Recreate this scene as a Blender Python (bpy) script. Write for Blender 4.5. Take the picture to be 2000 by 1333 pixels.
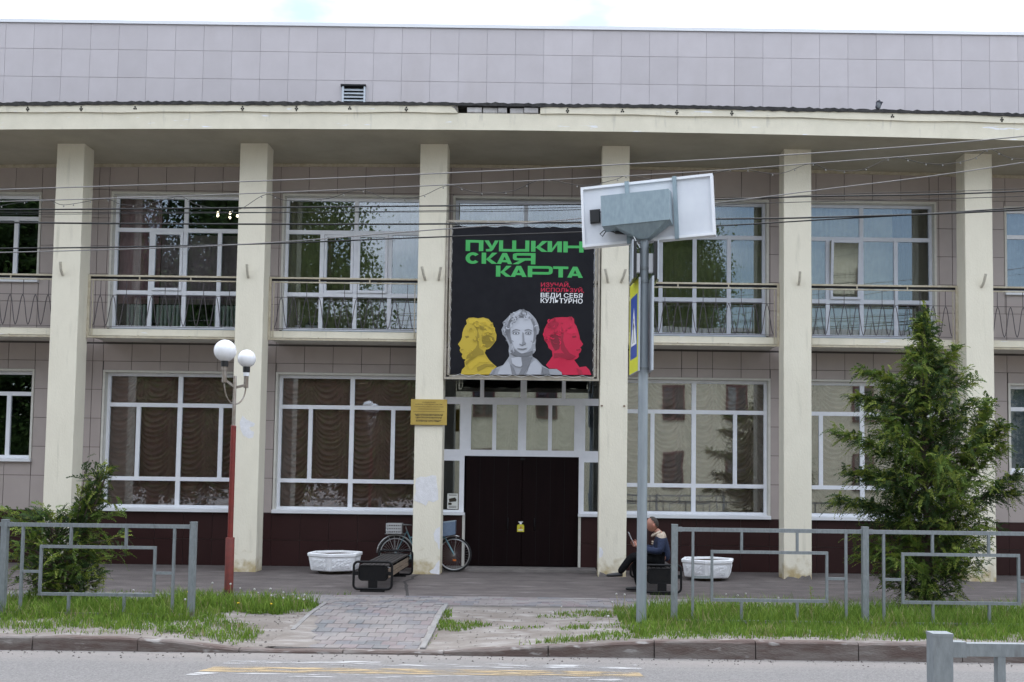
import bpy, bmesh, math, random
import numpy as np
from mathutils import Vector, Matrix
R = math.radians
random.seed(7); rng = np.random.default_rng(7)
sc = bpy.context.scene
col = sc.collection
for o in list(bpy.data.objects): bpy.data.objects.remove(o, do_unlink=True)

# ------------------------------------------------------------------ camera
cd = bpy.data.cameras.new('camera'); cam = bpy.data.objects.new('camera', cd); col.objects.link(cam)
cd.sensor_width = 36; cd.lens = 37.8; cd.clip_end = 2000; cd.clip_start = .05
cd.shift_x = -.035; cd.shift_y = .0703
cam.matrix_world = Matrix.Translation((0, 0, 1.94)) @ (Matrix.Rotation(R(93.36), 4, 'X') @ Matrix.Rotation(R(.75), 4, 'Z'))
sc.camera = cam
sc.render.resolution_x = 1024; sc.render.resolution_y = 682
# ------------------------------------------------------------------ sky, sun, exposure
SUN_EL, SUN_AZ = 58, 18            # azimuth measured from +Y: the sun stands behind the building, veiled by cloud
w = bpy.data.worlds.new('World'); sc.world = w; w.use_nodes = True
nt = w.node_tree; N = nt.nodes; L = nt.links; N.clear()
out = N.new('ShaderNodeOutputWorld'); bg = N.new('ShaderNodeBackground'); bg.inputs[1].default_value = .1
sky = N.new('ShaderNodeTexSky'); sky.sky_type = 'NISHITA'; sky.sun_disc = False
sky.sun_elevation = R(SUN_EL); sky.sun_rotation = R(SUN_AZ); sky.air_density = 1.2; sky.dust_density = .8
tc = N.new('ShaderNodeTexCoord'); mp = N.new('ShaderNodeMapping'); mp.inputs['Scale'].default_value = (1, 1, 2.6)
mp.inputs['Location'].default_value = (3.1, 1.7, .4)
nz = N.new('ShaderNodeTexNoise'); nz.inputs['Scale'].default_value = 2.3; nz.inputs['Detail'].default_value = 7
cr = N.new('ShaderNodeValToRGB'); cr.color_ramp.elements[0].position = .43; cr.color_ramp.elements[1].position = .58
cr.color_ramp.elements[0].color = (.12, .12, .12, 1); cr.color_ramp.elements[1].color = (1, 1, 1, 1)
mx = N.new('ShaderNodeMix'); mx.data_type = 'RGBA'; mx.inputs['B'].default_value = (13.2, 13.4, 13.8, 1)
L.new(tc.outputs['Generated'], mp.inputs[0]); L.new(mp.outputs[0], nz.inputs[0]); L.new(nz.outputs[0], cr.inputs[0])
sx = N.new('ShaderNodeSeparateXYZ'); L.new(tc.outputs['Generated'], sx.inputs[0])
ov = N.new('ShaderNodeMapRange'); ov.inputs['To Min'].default_value = 4; ov.inputs['To Max'].default_value = 31
cb = N.new('ShaderNodeVectorMath'); cb.operation = 'SCALE'; cb.inputs[0].default_value = (.92, .985, 1.10)   # overcast cloud: brighter towards the zenith
L.new(sx.outputs[2], ov.inputs[0]); L.new(ov.outputs[0], cb.inputs['Scale']); L.new(cb.outputs[0], mx.inputs['B'])
L.new(cr.outputs[0], mx.inputs['Factor']); L.new(sky.outputs[0], mx.inputs['A']); L.new(mx.outputs['Result'], bg.inputs[0])
L.new(bg.outputs[0], out.inputs[0])
sd = bpy.data.lights.new('sun', 'SUN'); sun = bpy.data.objects.new('sun', sd); col.objects.link(sun)
sd.energy = .9; sd.angle = R(14); sd.color = (1, .96, .9)
a, e = R(SUN_AZ), R(SUN_EL)
sun.rotation_euler = Vector((math.sin(a) * math.cos(e), math.cos(a) * math.cos(e), math.sin(e))).to_track_quat('Z', 'Y').to_euler()
sc.view_settings.view_transform = 'Standard'; sc.view_settings.look = 'None'
sc.view_settings.exposure = .85; sc.view_settings.gamma = 1; sc.view_settings.use_curve_mapping = False

# ------------------------------------------------------------------ materials
MATS = {}
def mat(name, c, rough=.7, c2=None, scale=4, bump=0, bscale=60, metal=0, stretch=(1, 1, 1), rand=0, lo=.35, hi=.65, spec=.5, emit=None, detail=6):
    if name in MATS: return MATS[name]
    m = bpy.data.materials.new(name); m.use_nodes = True; t = m.node_tree; n = t.nodes; l = t.links
    b = n['Principled BSDF']; b.inputs['Roughness'].default_value = rough; b.inputs['Metallic'].default_value = metal
    b.inputs['Specular IOR Level'].default_value = spec
    b.inputs['Base Color'].default_value = (*c, 1)
    last = None
    geo = n.new('ShaderNodeNewGeometry'); mp = n.new('ShaderNodeMapping'); mp.inputs['Scale'].default_value = stretch
    l.new(geo.outputs['Position'], mp.inputs[0])
    if c2 is not None:
        nz = n.new('ShaderNodeTexNoise'); nz.inputs['Scale'].default_value = scale; nz.inputs['Detail'].default_value = detail
        nz.inputs['Roughness'].default_value = .62
        l.new(mp.outputs[0], nz.inputs[0])
        r = n.new('ShaderNodeMapRange'); r.inputs['From Min'].default_value = lo; r.inputs['From Max'].default_value = hi
        l.new(nz.outputs[0], r.inputs[0])
        x = n.new('ShaderNodeMix'); x.data_type = 'RGBA'; x.inputs['A'].default_value = (*c, 1); x.inputs['B'].default_value = (*c2, 1)
        l.new(r.outputs[0], x.inputs['Factor']); last = x.outputs['Result']
    if rand:
        oi = n.new('ShaderNodeObjectInfo'); r2 = n.new('ShaderNodeMapRange'); r2.inputs['To Min'].default_value = 1 - rand; r2.inputs['To Max'].default_value = 1 + rand
        l.new(oi.outputs['Random'], r2.inputs[0]); h = n.new('ShaderNodeHueSaturation')
        if last: l.new(last, h.inputs['Color'])
        else: h.inputs['Color'].default_value = (*c, 1)
        l.new(r2.outputs[0], h.inputs['Value']); last = h.outputs[0]
    if last: l.new(last, b.inputs['Base Color'])
    if bump:
        nb = n.new('ShaderNodeTexNoise'); nb.inputs['Scale'].default_value = bscale; nb.inputs['Detail'].default_value = 5
        l.new(mp.outputs[0], nb.inputs[0]); bp = n.new('ShaderNodeBump'); bp.inputs['Strength'].default_value = bump; bp.inputs['Distance'].default_value = .02
        l.new(nb.outputs[0], bp.inputs['Height']); l.new(bp.outputs[0], b.inputs['Normal'])
    if emit: b.inputs['Emission Color'].default_value = (*emit[0], 1); b.inputs['Emission Strength'].default_value = emit[1]
    MATS[name] = m; return m

def mixin(m, c, src, lo, hi, op='MULTIPLY'):
    """blend colour c over material m where the noise/coordinate expression `src` passes"""
    t = m.node_tree; n = t.nodes; l = t.links; b = n['Principled BSDF']; i = b.inputs['Base Color']
    x = n.new('ShaderNodeMix'); x.data_type = 'RGBA'; x.inputs['B'].default_value = (*c, 1)
    if i.links: l.new(i.links[0].from_socket, x.inputs['A'])
    else: x.inputs['A'].default_value = i.default_value
    f = src(n, l); r = n.new('ShaderNodeMapRange'); r.inputs['From Min'].default_value = lo; r.inputs['From Max'].default_value = hi
    l.new(f, r.inputs[0]); l.new(r.outputs[0], x.inputs['Factor']); l.new(x.outputs['Result'], i)
def s_noise(scale, stretch=(1, 1, 1), detail=8, off=(0, 0, 0)):
    def f(n, l):
        g = n.new('ShaderNodeNewGeometry'); mp = n.new('ShaderNodeMapping'); mp.inputs['Scale'].default_value = stretch; mp.inputs['Location'].default_value = off
        z = n.new('ShaderNodeTexNoise'); z.inputs['Scale'].default_value = scale; z.inputs['Detail'].default_value = detail
        l.new(g.outputs['Position'], mp.inputs[0]); l.new(mp.outputs[0], z.inputs[0]); return z.outputs[0]
    return f
def s_axis(axis, k, b, src):
    """k*coord + b + noise"""
    def f(n, l):
        g = n.new('ShaderNodeNewGeometry'); s = n.new('ShaderNodeSeparateXYZ'); l.new(g.outputs['Position'], s.inputs[0])
        m = n.new('ShaderNodeMath'); m.operation = 'MULTIPLY_ADD'; m.inputs[1].default_value = k; m.inputs[2].default_value = b
        l.new(s.outputs[axis], m.inputs[0]); a = n.new('ShaderNodeMath'); a.operation = 'ADD'
        l.new(m.outputs[0], a.inputs[0]); l.new(src(n, l), a.inputs[1]); return a.outputs[0]
    return f

CREAM = mat('cream_render', (.75, .70, .57), .85, (.71, .66, .535), 3, .25, 45, stretch=(1, 1, .5))
mixin(CREAM, (.42, .33, .17), s_axis(2, -.9, .42, s_noise(7)), .62, 1.0)        # splash stains near the ground
mixin(CREAM, (.59, .55, .44), s_noise(2.2, (3, 3, .35)), .60, .76)              # rain streaks
FASCIA = mat('fascia_paint', (.72, .67, .54), .85, (.65, .605, .485), 2.5, .2, 40)
mixin(FASCIA, (.76, .76, .78), s_noise(3.5, (.5, 1, 3.5), off=(4, 0, 2)), .66, .70)
mixin(FASCIA, (.50, .47, .39), s_noise(4, (3, 1, .5)), .62, .80)
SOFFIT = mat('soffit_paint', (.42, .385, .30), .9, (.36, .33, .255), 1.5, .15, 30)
BARE = mat('white_undercoat', (.74, .73, .74), .9, (.66, .65, .65), 14, .3, 60)
TILE = mat('porcelain_tile', (.425, .365, .34), .38, (.395, .34, .315), 2, 0, rand=.05)
mixin(TILE, (.385, .33, .305), s_noise(1.1, (1, 1, .25), off=(2, 0, 1)), .56, .74)
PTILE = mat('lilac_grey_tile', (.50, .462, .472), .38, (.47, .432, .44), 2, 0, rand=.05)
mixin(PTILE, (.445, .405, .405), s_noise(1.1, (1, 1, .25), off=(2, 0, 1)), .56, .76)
BROWN = mat('brown_tile', (.034, .0125, .012), .45, (.029, .0105, .010), 3, 0, rand=.06, spec=.25)
JOINT = mat('dark_joint', (.09, .08, .075), .9)
BJOINT = mat('brown_joint', (.028, .014, .013), .9)
PVC = mat('white_pvc', (.85, .86, .90), .35, (.80, .81, .85), 6)
ALU = mat('grey_aluminium_frame', (.66, .68, .74), .4, (.61, .63, .69), 6)
CASE = mat('casing_paint', (.63, .61, .55), .6, (.57, .55, .49), 8)
STEELW = mat('white_sheet_steel', (.75, .76, .78), .35)
APRON = mat('blue_grey_sheet', (.40, .45, .49), .5, (.34, .38, .41), 5)
FELT = mat('roofing_felt', (.022, .021, .022), .95, (.05, .048, .046), 10, .8, 30)
BRICK = mat('grey_brick', (.52, .50, .49), .95, (.40, .38, .37), 9, .8, 50, rand=.12)
DARK = mat('interior_dark', (.045, .042, .04), .95)
DOOR = mat('dark_brown_door', (.0065, .0028, .003), .6, (.009, .004, .0042), 2, stretch=(5, 5, .6), spec=.08)
RAIL = mat('cream_rail_paint', (.52, .47, .36), .65, (.40, .34, .24), 9)
RAILD = mat('dark_wire', (.07, .06, .065), .6)
GALV = mat('galvanised_steel', (.25, .275, .285), .5, (.19, .21, .22), 14, .1, 80, metal=.35, stretch=(3, 3, 1))
GALVL = mat('pale_galvanised', (.30, .335, .355), .45, (.24, .27, .29), 3, .05, 60, metal=.3, stretch=(4, 4, .6))
BLACK = mat('black_metal', (.008, .008, .009), .5, (.013, .012, .012), 20, spec=.2)
BLACKP = mat('black_plastic', (.012, .012, .013), .4)
GRASSM = None
def glass_mat():
    m = bpy.data.materials.new('window_glass'); m.use_nodes = True; t = m.node_tree; n = t.nodes; l = t.links; n.clear()
    o = n.new('ShaderNodeOutputMaterial'); x = n.new('ShaderNodeMixShader'); tr = n.new('ShaderNodeBsdfTransparent'); tr.inputs[0].default_value = (.90, .91, .90, 1)
    g = n.new('ShaderNodeBsdfGlossy'); g.inputs['Roughness'].default_value = .004; g.inputs[0].default_value = (.85, .92, 1, 1)
    fr = n.new('ShaderNodeFresnel'); fr.inputs[0].default_value = 1.5
    ad = n.new('ShaderNodeMath'); ad.operation = 'ADD'; ad.inputs[1].default_value = .10; l.new(fr.outputs[0], ad.inputs[0])
    nz = n.new('ShaderNodeTexNoise'); nz.inputs['Scale'].default_value = 1.6; nz.inputs['Detail'].default_value = 1
    geo = n.new('ShaderNodeNewGeometry'); l.new(geo.outputs['Position'], nz.inputs[0])
    bp = n.new('ShaderNodeBump'); bp.inputs['Strength'].default_value = .06; bp.inputs['Distance'].default_value = .012
    l.new(nz.outputs[0], bp.inputs['Height']); l.new(bp.outputs[0], g.inputs['Normal'])
    l.new(ad.outputs[0], x.inputs[0]); l.new(tr.outputs[0], x.inputs[1]); l.new(g.outputs[0], x.inputs[2]); l.new(x.outputs[0], o.inputs[0]); return m
GLASS = glass_mat()

mixin(GALV, (.13, .085, .055), s_axis(2, -1.6, .35, s_noise(16)), .74, .95)      # rust creeping up from the ground
mixin(GALV, (.16, .17, .175), s_noise(9, (2, 2, .5), off=(3, 1, 5)), .60, .72)
# ------------------------------------------------------------------ object helpers
ORG = {}
def place(o, org, parent):
    col.objects.link(o); o.parent = parent
    p = ORG[parent.name] if parent else Vector((0, 0, 0))
    o.location = Vector(org) - p; ORG[o.name] = Vector(org)
    return o
def tag(o, label=None, cat=None, group=None, kind=None):
    if label: o['label'] = label
    if cat: o['category'] = cat
    if group: o['group'] = group
    if kind: o['kind'] = kind
    return o
def empty(name, org, label=None, cat=None, group=None, parent=None):
    o = bpy.data.objects.new(name, None); o.empty_display_size = .2
    place(o, org, parent); return tag(o, label, cat, group)
def copy_tree(o, parent=None, loc=None):
    c = o.copy(); col.objects.link(c); c.parent = parent
    if loc is not None: c.location = loc
    ORG[c.name] = ORG[o.name]
    for ch in list(o.children): copy_tree(ch, c)
    return c
class MB:
    def __init__(s): s.v = []; s.f = []; s.smooth = False
    def add(s, vs, fs):
        k = len(s.v); s.v += [tuple(p) for p in vs]; s.f += [tuple(i + k for i in f) for f in fs]; return s
    def box(s, x0, x1, y0, y1, z0, z1):
        return s.add([(x0, y0, z0), (x1, y0, z0), (x1, y1, z0), (x0, y1, z0), (x0, y0, z1), (x1, y0, z1), (x1, y1, z1), (x0, y1, z1)],
                     [(3, 2, 1, 0), (4, 5, 6, 7), (0, 1, 5, 4), (1, 2, 6, 5), (2, 3, 7, 6), (3, 0, 4, 7)])
    def cbox(s, x0, x1, y0, y1, z0, z1, c=.01):
        """box with chamfered edges in the x/z outline (front face smaller)"""
        vs = []
        for y, k in ((y0, c), (y0 + c, 0), (y1, 0)):
            vs += [(x0 + k, y, z0 + k), (x1 - k, y, z0 + k), (x1 - k, y, z1 - k), (x0 + k, y, z1 - k)]
        fs = [(0, 1, 2, 3)]
        for r in (0, 4):
            for i in range(4): fs.append((r + i, r + 4 + i, r + 4 + (i + 1) % 4, r + (i + 1) % 4))
        fs.append((11, 10, 9, 8)); return s.add(vs, fs)
    def bar(s, p, q, a, b=None, up=(0, 0, 1)):
        """square-section bar from p to q, half sizes a, b"""
        b = b or a; p = Vector(p); q = Vector(q); d = (q - p).normalized(); u = Vector(up)
        if abs(d.dot(u)) > .98: u = Vector((0, 1, 0))
        sx = d.cross(u).normalized(); sy = sx.cross(d).normalized()
        vs = [c + sx * i * a + sy * j * b for c in (p, q) for i, j in ((-1, -1), (1, -1), (1, 1), (-1, 1))]
        return s.add(vs, [(3, 2, 1, 0), (4, 5, 6, 7), (0, 1, 5, 4), (1, 2, 6, 5), (2, 3, 7, 6), (3, 0, 4, 7)])
    def tube(s, pts, r, n=8, closed=False, caps=True):
        pts = [Vector(p) for p in pts]; m = len(pts); rs = r if isinstance(r, (list, tuple)) else [r] * m
        rings = []; prev = None
        for i, p in enumerate(pts):
            if closed: d = pts[(i + 1) % m] - pts[i - 1]
            else: d = pts[min(i + 1, m - 1)] - pts[max(i - 1, 0)]
            d.normalize()
            if prev is None:
                u = Vector((0, 0, 1)) if abs(d.z) < .9 else Vector((0, 1, 0)); prev = d.cross(u).normalized()
            prev = (prev - d * prev.dot(d)).normalized(); b = d.cross(prev)
            rings.append([p + (prev * math.cos(t) + b * math.sin(t)) * rs[i] for t in [2 * math.pi * j / n for j in range(n)]])
        vs = [p for rg in rings for p in rg]; fs = []
        for i in range(m if closed else m - 1):
            for j in range(n):
                A = i * n + j; B = i * n + (j + 1) % n; Cc = ((i + 1) % m) * n + (j + 1) % n; D = ((i + 1) % m) * n + j
                fs.append((A, B, Cc, D))
        if caps and not closed: fs += [tuple(range(n))[::-1], tuple(range((m - 1) * n, m * n))]
        return s.add(vs, fs)
    def lathe(s, c, prof, n=16, axis='Z'):
        c = Vector(c); vs = []; fs = []
        for r, h in prof:
            for j in range(n):
                t = 2 * math.pi * j / n
                v = Vector((r * math.cos(t), r * math.sin(t), h))
                if axis == 'Y': v = Vector((v.x, v.z, v.y))
                if axis == 'X': v = Vector((v.z, v.x, v.y))
                vs.append(c + v)
        for i in range(len(prof) - 1):
            for j in range(n): fs.append((i * n + j, i * n + (j + 1) % n, (i + 1) * n + (j + 1) % n, (i + 1) * n + j))
        fs += [tuple(range(n))[::-1], tuple(range((len(prof) - 1) * n, len(prof) * n))]
        return s.add(vs, fs)
    def ball(s, c, r, n=16, m=10, sc=(1, 1, 1)):
        pr = [(max(r * math.sin(math.pi * i / m), 1e-4), -r * math.cos(math.pi * i / m)) for i in range(m + 1)]
        k = len(s.v); s.lathe((0, 0, 0), pr, n); c = Vector(c)
        for i in range(k, len(s.v)): v = s.v[i]; s.v[i] = (c.x + v[0] * sc[0], c.y + v[1] * sc[1], c.z + v[2] * sc[2])
        return s
    def poly(s, pts, d):
        """prism: 3-D outline pts extruded by vector d"""
        n = len(pts); d = Vector(d); a = [Vector(p) for p in pts]; vs = a + [p + d for p in a]
        fs = [tuple(range(n)), tuple(range(2 * n - 1, n - 1, -1))] + [(i, i + n, (i + 1) % n + n, (i + 1) % n) for i in range(n)]
        return s.add(vs, fs)
    def build(s, name, m, parent=None, org=None, smooth=False, auto=None):
        if org is None: org = ORG[parent.name] if parent else Vector((0, 0, 0))
        org = Vector(org); me = bpy.data.meshes.new(name)
        me.from_pydata([(x - org.x, y - org.y, z - org.z) for x, y, z in s.v], [], s.f); me.update()
        bm = bmesh.new(); bm.from_mesh(me); bmesh.ops.recalc_face_normals(bm, faces=bm.faces); bm.to_mesh(me); bm.free()
        for mm in (m if isinstance(m, (list, tuple)) else [m]): me.materials.append(mm)
        if smooth:
            for p in me.polygons: p.use_smooth = True
            if auto: me.set_sharp_from_angle(angle=R(auto))
        return place(bpy.data.objects.new(name, me), org, parent)
def npmesh(name, V, F, m, parent=None, matidx=None, smooth=False):
    """fast mesh from arrays (faces all of one size)"""
    V = np.asarray(V, np.float32); F = np.asarray(F, np.int32); k = F.shape[1]
    me = bpy.data.meshes.new(name); me.vertices.add(len(V)); me.vertices.foreach_set('co', V.ravel())
    me.loops.add(F.size); me.loops.foreach_set('vertex_index', F.ravel()); me.polygons.add(len(F))
    me.polygons.foreach_set('loop_start', np.arange(0, F.size, k, dtype=np.int32)); me.polygons.foreach_set('loop_total', np.full(len(F), k, np.int32))
    for mm in (m if isinstance(m, (list, tuple)) else [m]): me.materials.append(mm)
    if matidx is not None: me.polygons.foreach_set('material_index', np.asarray(matidx, np.int32))
    if smooth: me.polygons.foreach_set('use_smooth', np.ones(len(F), bool))
    me.update(); me.validate(); o = bpy.data.objects.new(name, me)
    return place(o, ORG[parent.name] if parent else (0, 0, 0), parent)
CUBE = {}
def piece(name, m, parent, x0, x1, y0, y1, z0, z1):
    """box piece sharing one unit-cube mesh per material"""
    if m.name not in CUBE:
        b = MB().box(-.5, .5, -.5, .5, -.5, .5); me = bpy.data.meshes.new(name); me.from_pydata(b.v, [], b.f); me.update(); me.materials.append(m); CUBE[m.name] = me
    o = bpy.data.objects.new(name, CUBE[m.name]); place(o, ((x0 + x1) / 2, (y0 + y1) / 2, (z0 + z1) / 2), parent)
    o.scale = (x1 - x0, y1 - y0, z1 - z0); return o
def hash1(x, k=0): return math.sin(x * 12.9898 + k * 78.233) * 43758.5453 % 1

# ================================================================== THE SETTING
KX = [-40, -6.1, -4.9, -4.5, -3.6, -3.3, -1.2, .04, 1.3, 2.4, 40]; KZ = [-.03, -.035, -.045, -.06, -.155, -.165, -.155, -.07, 0, .02, .02]
def kt(x): return float(np.interp(x, KX, KZ))
def gz(x, y):
    t = min(max((y - 13.0) / 2.8, 0), 1); t = t * t * (3 - 2 * t)
    return kt(x) * (1 - t)
KF, ROADZ = 12.9, -.2
DIRT = mat('sandy_soil', (.20, .177, .157), .95, (.13, .108, .092), 1.6, .5, 40, stretch=(.5, 1.2, 1))
mixin(DIRT, (.25, .23, .213), s_noise(5, (.4, 1.3, 1)), .52, .68)
ROAD = mat('worn_asphalt', (.265, .25, .24), .95, (.115, .108, .103), 48, .8, 130, lo=.28, hi=.74)
mixin(ROAD, (.26, .235, .215), s_axis(1, .9, -10.9, s_noise(2.5, (.25, 2, 1))), .45, 1.25)       # dust blown against the kerb
mixin(ROAD, (.08, .075, .075), s_noise(38, (1, 1, 1), off=(9, 2, 0)), .66, .72)
PORCHM = mat('old_asphalt', (.115, .096, .089), .95, (.07, .057, .053), 2.1, .5, 60, stretch=(.8, 1.1, 1))
mixin(PORCHM, (.175, .153, .145), s_noise(2.6, (.45, 1.6, 1)), .58, .74)
mixin(PORCHM, (.07, .058, .053), s_noise(1.4, (.7, 1, 1), off=(5, 3, 0)), .58, .75)
mixin(PORCHM, (.16, .143, .135), s_noise(60), .60, .70)
g = MB().add([(-400, -400, -.4), (400, -400, -.4), (400, 400, -.4), (-400, 400, -.4)], [(0, 1, 2, 3)])
tag(g.build('ground', DIRT), kind='structure', label='bare earth under the whole street', cat='ground')
g = MB().add([(-80, 5.2, ROADZ), (80, 5.2, ROADZ), (80, KF + .05, ROADZ), (-80, KF + .05, ROADZ)], [(0, 1, 2, 3)])
road = tag(g.build('road', ROAD), 'pale worn asphalt road along the kerb', 'road', kind='structure')
NEARM = mat('near_paving', (.24, .23, .225), .95, (.18, .17, .17), 20, .3, 90)
tag(MB().box(-80, 80, -12, 5.2, -.39, -.05).build('near_pavement', NEARM), 'grey pavement on the near side of the road', 'pavement', kind='structure')
# verge: soil between kerb and walkway
xs = np.concatenate([np.arange(-30, -12, 1.), np.arange(-12, 12, .12), np.arange(12, 30.1, 1.)]); ys = np.concatenate([np.arange(13.02, 17.6, .12), [18.5, 22.4]])
V = []; 
for y in ys:
    for x in xs: V.append((x, y, gz(x, y) - .012 + .018 * (hash1(x * 3.1, y) - .5) * (1 if 13.2 < y < 16 else .1) - (.03 if y > 16.5 else 0)))
nx = len(xs); F = [(j * nx + i, j * nx + i + 1, (j + 1) * nx + i + 1, (j + 1) * nx + i) for j in range(len(ys) - 1) for i in range(nx - 1)]
tag(npmesh('verge', V, F, DIRT, smooth=True), 'sandy soil verge between kerb and walkway', 'verge', kind='structure')
# porch
porch = tag(MB().box(-30, 30, 17.26, 22.62, -.05, .0).build('porch', PORCHM), 'grey brown old asphalt apron before the entrance', 'porch', kind='structure')
CR = mat('crack_dark', (.035, .03, .028), 1)
cpts = [(-2.46, 21.0), (-2.52, 20.5), (-2.47, 20.1), (-2.56, 19.6), (-2.44, 19.0), (-2.38, 18.5), (-2.3, 18.0), (-2.2, 17.3)]
b = MB()
for (x0, y0), (x1, y1) in zip(cpts, cpts[1:]):
    wd = .02 + .03 * random.random(); b.add([(x0 - wd, y0, .004), (x0 + wd, y0, .004), (x1 + .025, y1, .004), (x1 - .025, y1, .004)], [(0, 1, 2, 3)])
b.build('crack', CR, porch)
# doorstep slab
STEPM = mat('concrete_step', (.20, .18, .165), .95, (.14, .125, .115), 3, .4, 60)
MB().box(-2.05, 1.02, 21.75, 22.5, .004, .055).build('doorstep', STEPM, porch)
# kerb stones
KERBM = mat('kerb_concrete', (.20, .18, .165), .95, (.10, .07, .06), 3.2, .6, 50, stretch=(.5, 1, 2.5), lo=.3, hi=.6)
mixin(KERBM, (.27, .25, .235), s_noise(5, (.6, 1, 2)), .60, .66)
kroot = tag(empty('kerb', (0, KF, ROADZ)), 'weathered concrete kerb with a dropped middle', 'kerb', kind='structure')
jx = [-30, -20, -14.6, -13.4, -12.2, -10.97, -9.75, -8.53, -7.3, -6.08, -4.83, -3.63, -2.4, -1.2, .04, 1.3, 2.5, 3.72, 4.95, 6.17, 7.4, 8.6, 9.8, 11, 12.2, 14, 20, 30]
for x0, x1 in zip(jx, jx[1:]):
    b = MB(); n = 6; vs = []; g0 = .006; dy = random.uniform(-.012, .012); dz = random.uniform(-.006, .006)
    for i in range(n + 1):
        x = x0 + g0 + (x1 - x0 - 2 * g0) * i / n; h = kt(x) + dz + random.uniform(-.006, .004); yb = KF + dy
        ch = .018 + .022 * random.random() * (random.random() < .35)
        vs += [(x, yb - .012, ROADZ - .1), (x, yb, h - ch), (x, yb + ch, h), (x, yb + .15, h), (x, yb + .15, ROADZ - .1)]
    fs = [(i * 5 + k, i * 5 + k + 1, i * 5 + k + 6, i * 5 + k + 5) for i in range(n) for k in range(4)] + [(0, 1, 2, 3, 4), tuple(n * 5 + k for k in (4, 3, 2, 1, 0))]
    b.add(vs, fs).build('kerb_stone', KERBM, kroot)
# dirt and debris along the kerb foot
b = MB()
for i in range(420):
    x = random.uniform(-8, 8); y = KF - abs(random.gauss(.04, .25)); r = random.uniform(.004, .013)
    b.add([(x - r, y - r * .7, ROADZ + .002), (x + r, y - r * .6, ROADZ + .002), (x + r * .8, y + r, ROADZ + .002), (x - r * .6, y + r, ROADZ + .002), (x, y, ROADZ + .003 + r)], [(0, 1, 4), (1, 2, 4), (2, 3, 4), (3, 0, 4)])
tag(b.build('grit', mat('grit_dark', (.09, .075, .068), 1)), 'dark grit and pebbles along the kerb foot', 'grit', kind='stuff')
b = MB()
for i in range(520):
    x = random.choice([random.uniform(-1.45, 1.0), random.uniform(-4.2, -3.3), random.uniform(-8, 8)]); y = random.uniform(13.08, 15.9) if -4.3 < x < 1.1 else random.uniform(13.06, 13.35)
    if -3.3 < x < -1.45: continue
    z = gz(x, y) - .006; r = random.uniform(.005, .016); q = random.uniform(.6, 1.3)
    b.add([(x - r, y - r * .7 * q, z), (x + r, y - r * .6, z), (x + r * .8, y + r * q, z), (x - r * .6, y + r, z), (x + r * .2, y, z + r * .9)], [(0, 1, 4), (1, 2, 4), (2, 3, 4), (3, 0, 4)])
tag(b.build('pebbles', mat('pebble_grey', (.20, .18, .165), 1, (.10, .085, .075), 30)), 'scattered pebbles on the sandy verge', 'pebbles', kind='stuff')
# paved walkway: strip + path
PAV = []
for i, c in enumerate([(.18, .143, .143), (.145, .142, .152), (.185, .162, .155), (.158, .143, .15), (.14, .142, .146), (.195, .172, .165)]):
    m_ = mat('paver_%d' % i, c, .95, tuple(k * .82 for k in c), 9, .35, 70, rand=.07)
    mixin(m_, (.215, .195, .185), s_noise(2.1, (.6, 1.2, 1)), .40, .68); PAV.append(m_)
SAND = mat('joint_sand', (.27, .25, .235), 1, (.21, .195, .18), 8)
walk = tag(empty('walkway', (-2.35, 16, 0)), 'concrete paver walkway with a branch to the road', 'walkway', kind='structure')
MB().box(-30, 30, 16.12, 17.255, -.05, .004).build('bedding', SAND, walk)
V = []; 
for i in range(28):
    y = 13.05 + i * (16.12 - 13.05) / 27
    for x in (-3.26, -2.35, -1.5): V.append((x, y, gz(-2.35, y) + .001))
npmesh('bedding', [tuple(np.array(v) - np.array((-2.35, 16, 0))) for v in V], [(j * 3 + i, j * 3 + i + 1, j * 3 + i + 4, j * 3 + i + 3) for j in range(27) for i in range(2)], SAND, walk)
tw, td = .193, .24
for r_ in range(13):
    y0 = 13.06 + r_ * td; off = (r_ * .068) % tw
    for c_ in range(-1, 10):
        x0 = -3.24 + c_ * tw + off; x1 = x0 + tw
        x0 = max(x0, -3.24); x1 = min(x1, -1.53)
        if x1 - x0 < .04: continue
        z = gz(-2.35, y0 + .12); sl = (gz(-2.35, y0 + td) - gz(-2.35, y0)) / td
        o = piece('paver', random.choice(PAV), walk, x0 + .005, x1 - .005, y0 + .005, y0 + td - .005, z - .03, z + .009 + random.uniform(-.002, .003)); o.rotation_euler.x = math.atan(sl)
DRIFT = [(-3.36, 13.07), (-2.75, 13.07), (-2.82, 13.25), (-2.74, 13.42), (-2.93, 13.6), (-2.9, 13.85), (-3.02, 14.05), (-2.98, 14.3), (-3.1, 14.55), (-3.08, 14.8), (-3.2, 15.0), (-3.36, 14.9)]
bmx = bmesh.new(); fdr = bmx.faces.new([bmx.verts.new((x, y, 0)) for x, y in DRIFT]); fdr.normal_update(); bmesh.ops.triangulate(bmx, faces=bmx.faces[:])
for _ in range(3): bmesh.ops.subdivide_edges(bmx, edges=[e_ for e_ in bmx.edges if e_.calc_length() > .15], cuts=1); bmesh.ops.triangulate(bmx, faces=[f_ for f_ in bmx.faces if len(f_.verts) > 3])
for v_ in bmx.verts: v_.co = Vector((v_.co.x + .03 * (hash1(v_.co.x, v_.co.y) - .5), v_.co.y, gz(min(v_.co.x, -2.35) if v_.co.x < -3.3 else -2.35, v_.co.y) + .010 + .012 * min(1, max(0, -2.8 - v_.co.x))))
me_ = bpy.data.meshes.new('sand_drift'); bmx.to_mesh(me_); bmx.free(); me_.materials.append(DIRT)
tag(place(bpy.data.objects.new('sand_drift', me_), (0, 0, 0), None), 'thin drift of blown sand over the left edge of the path', 'sand', kind='stuff')
sb = [MB() for _ in PAV]
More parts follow.
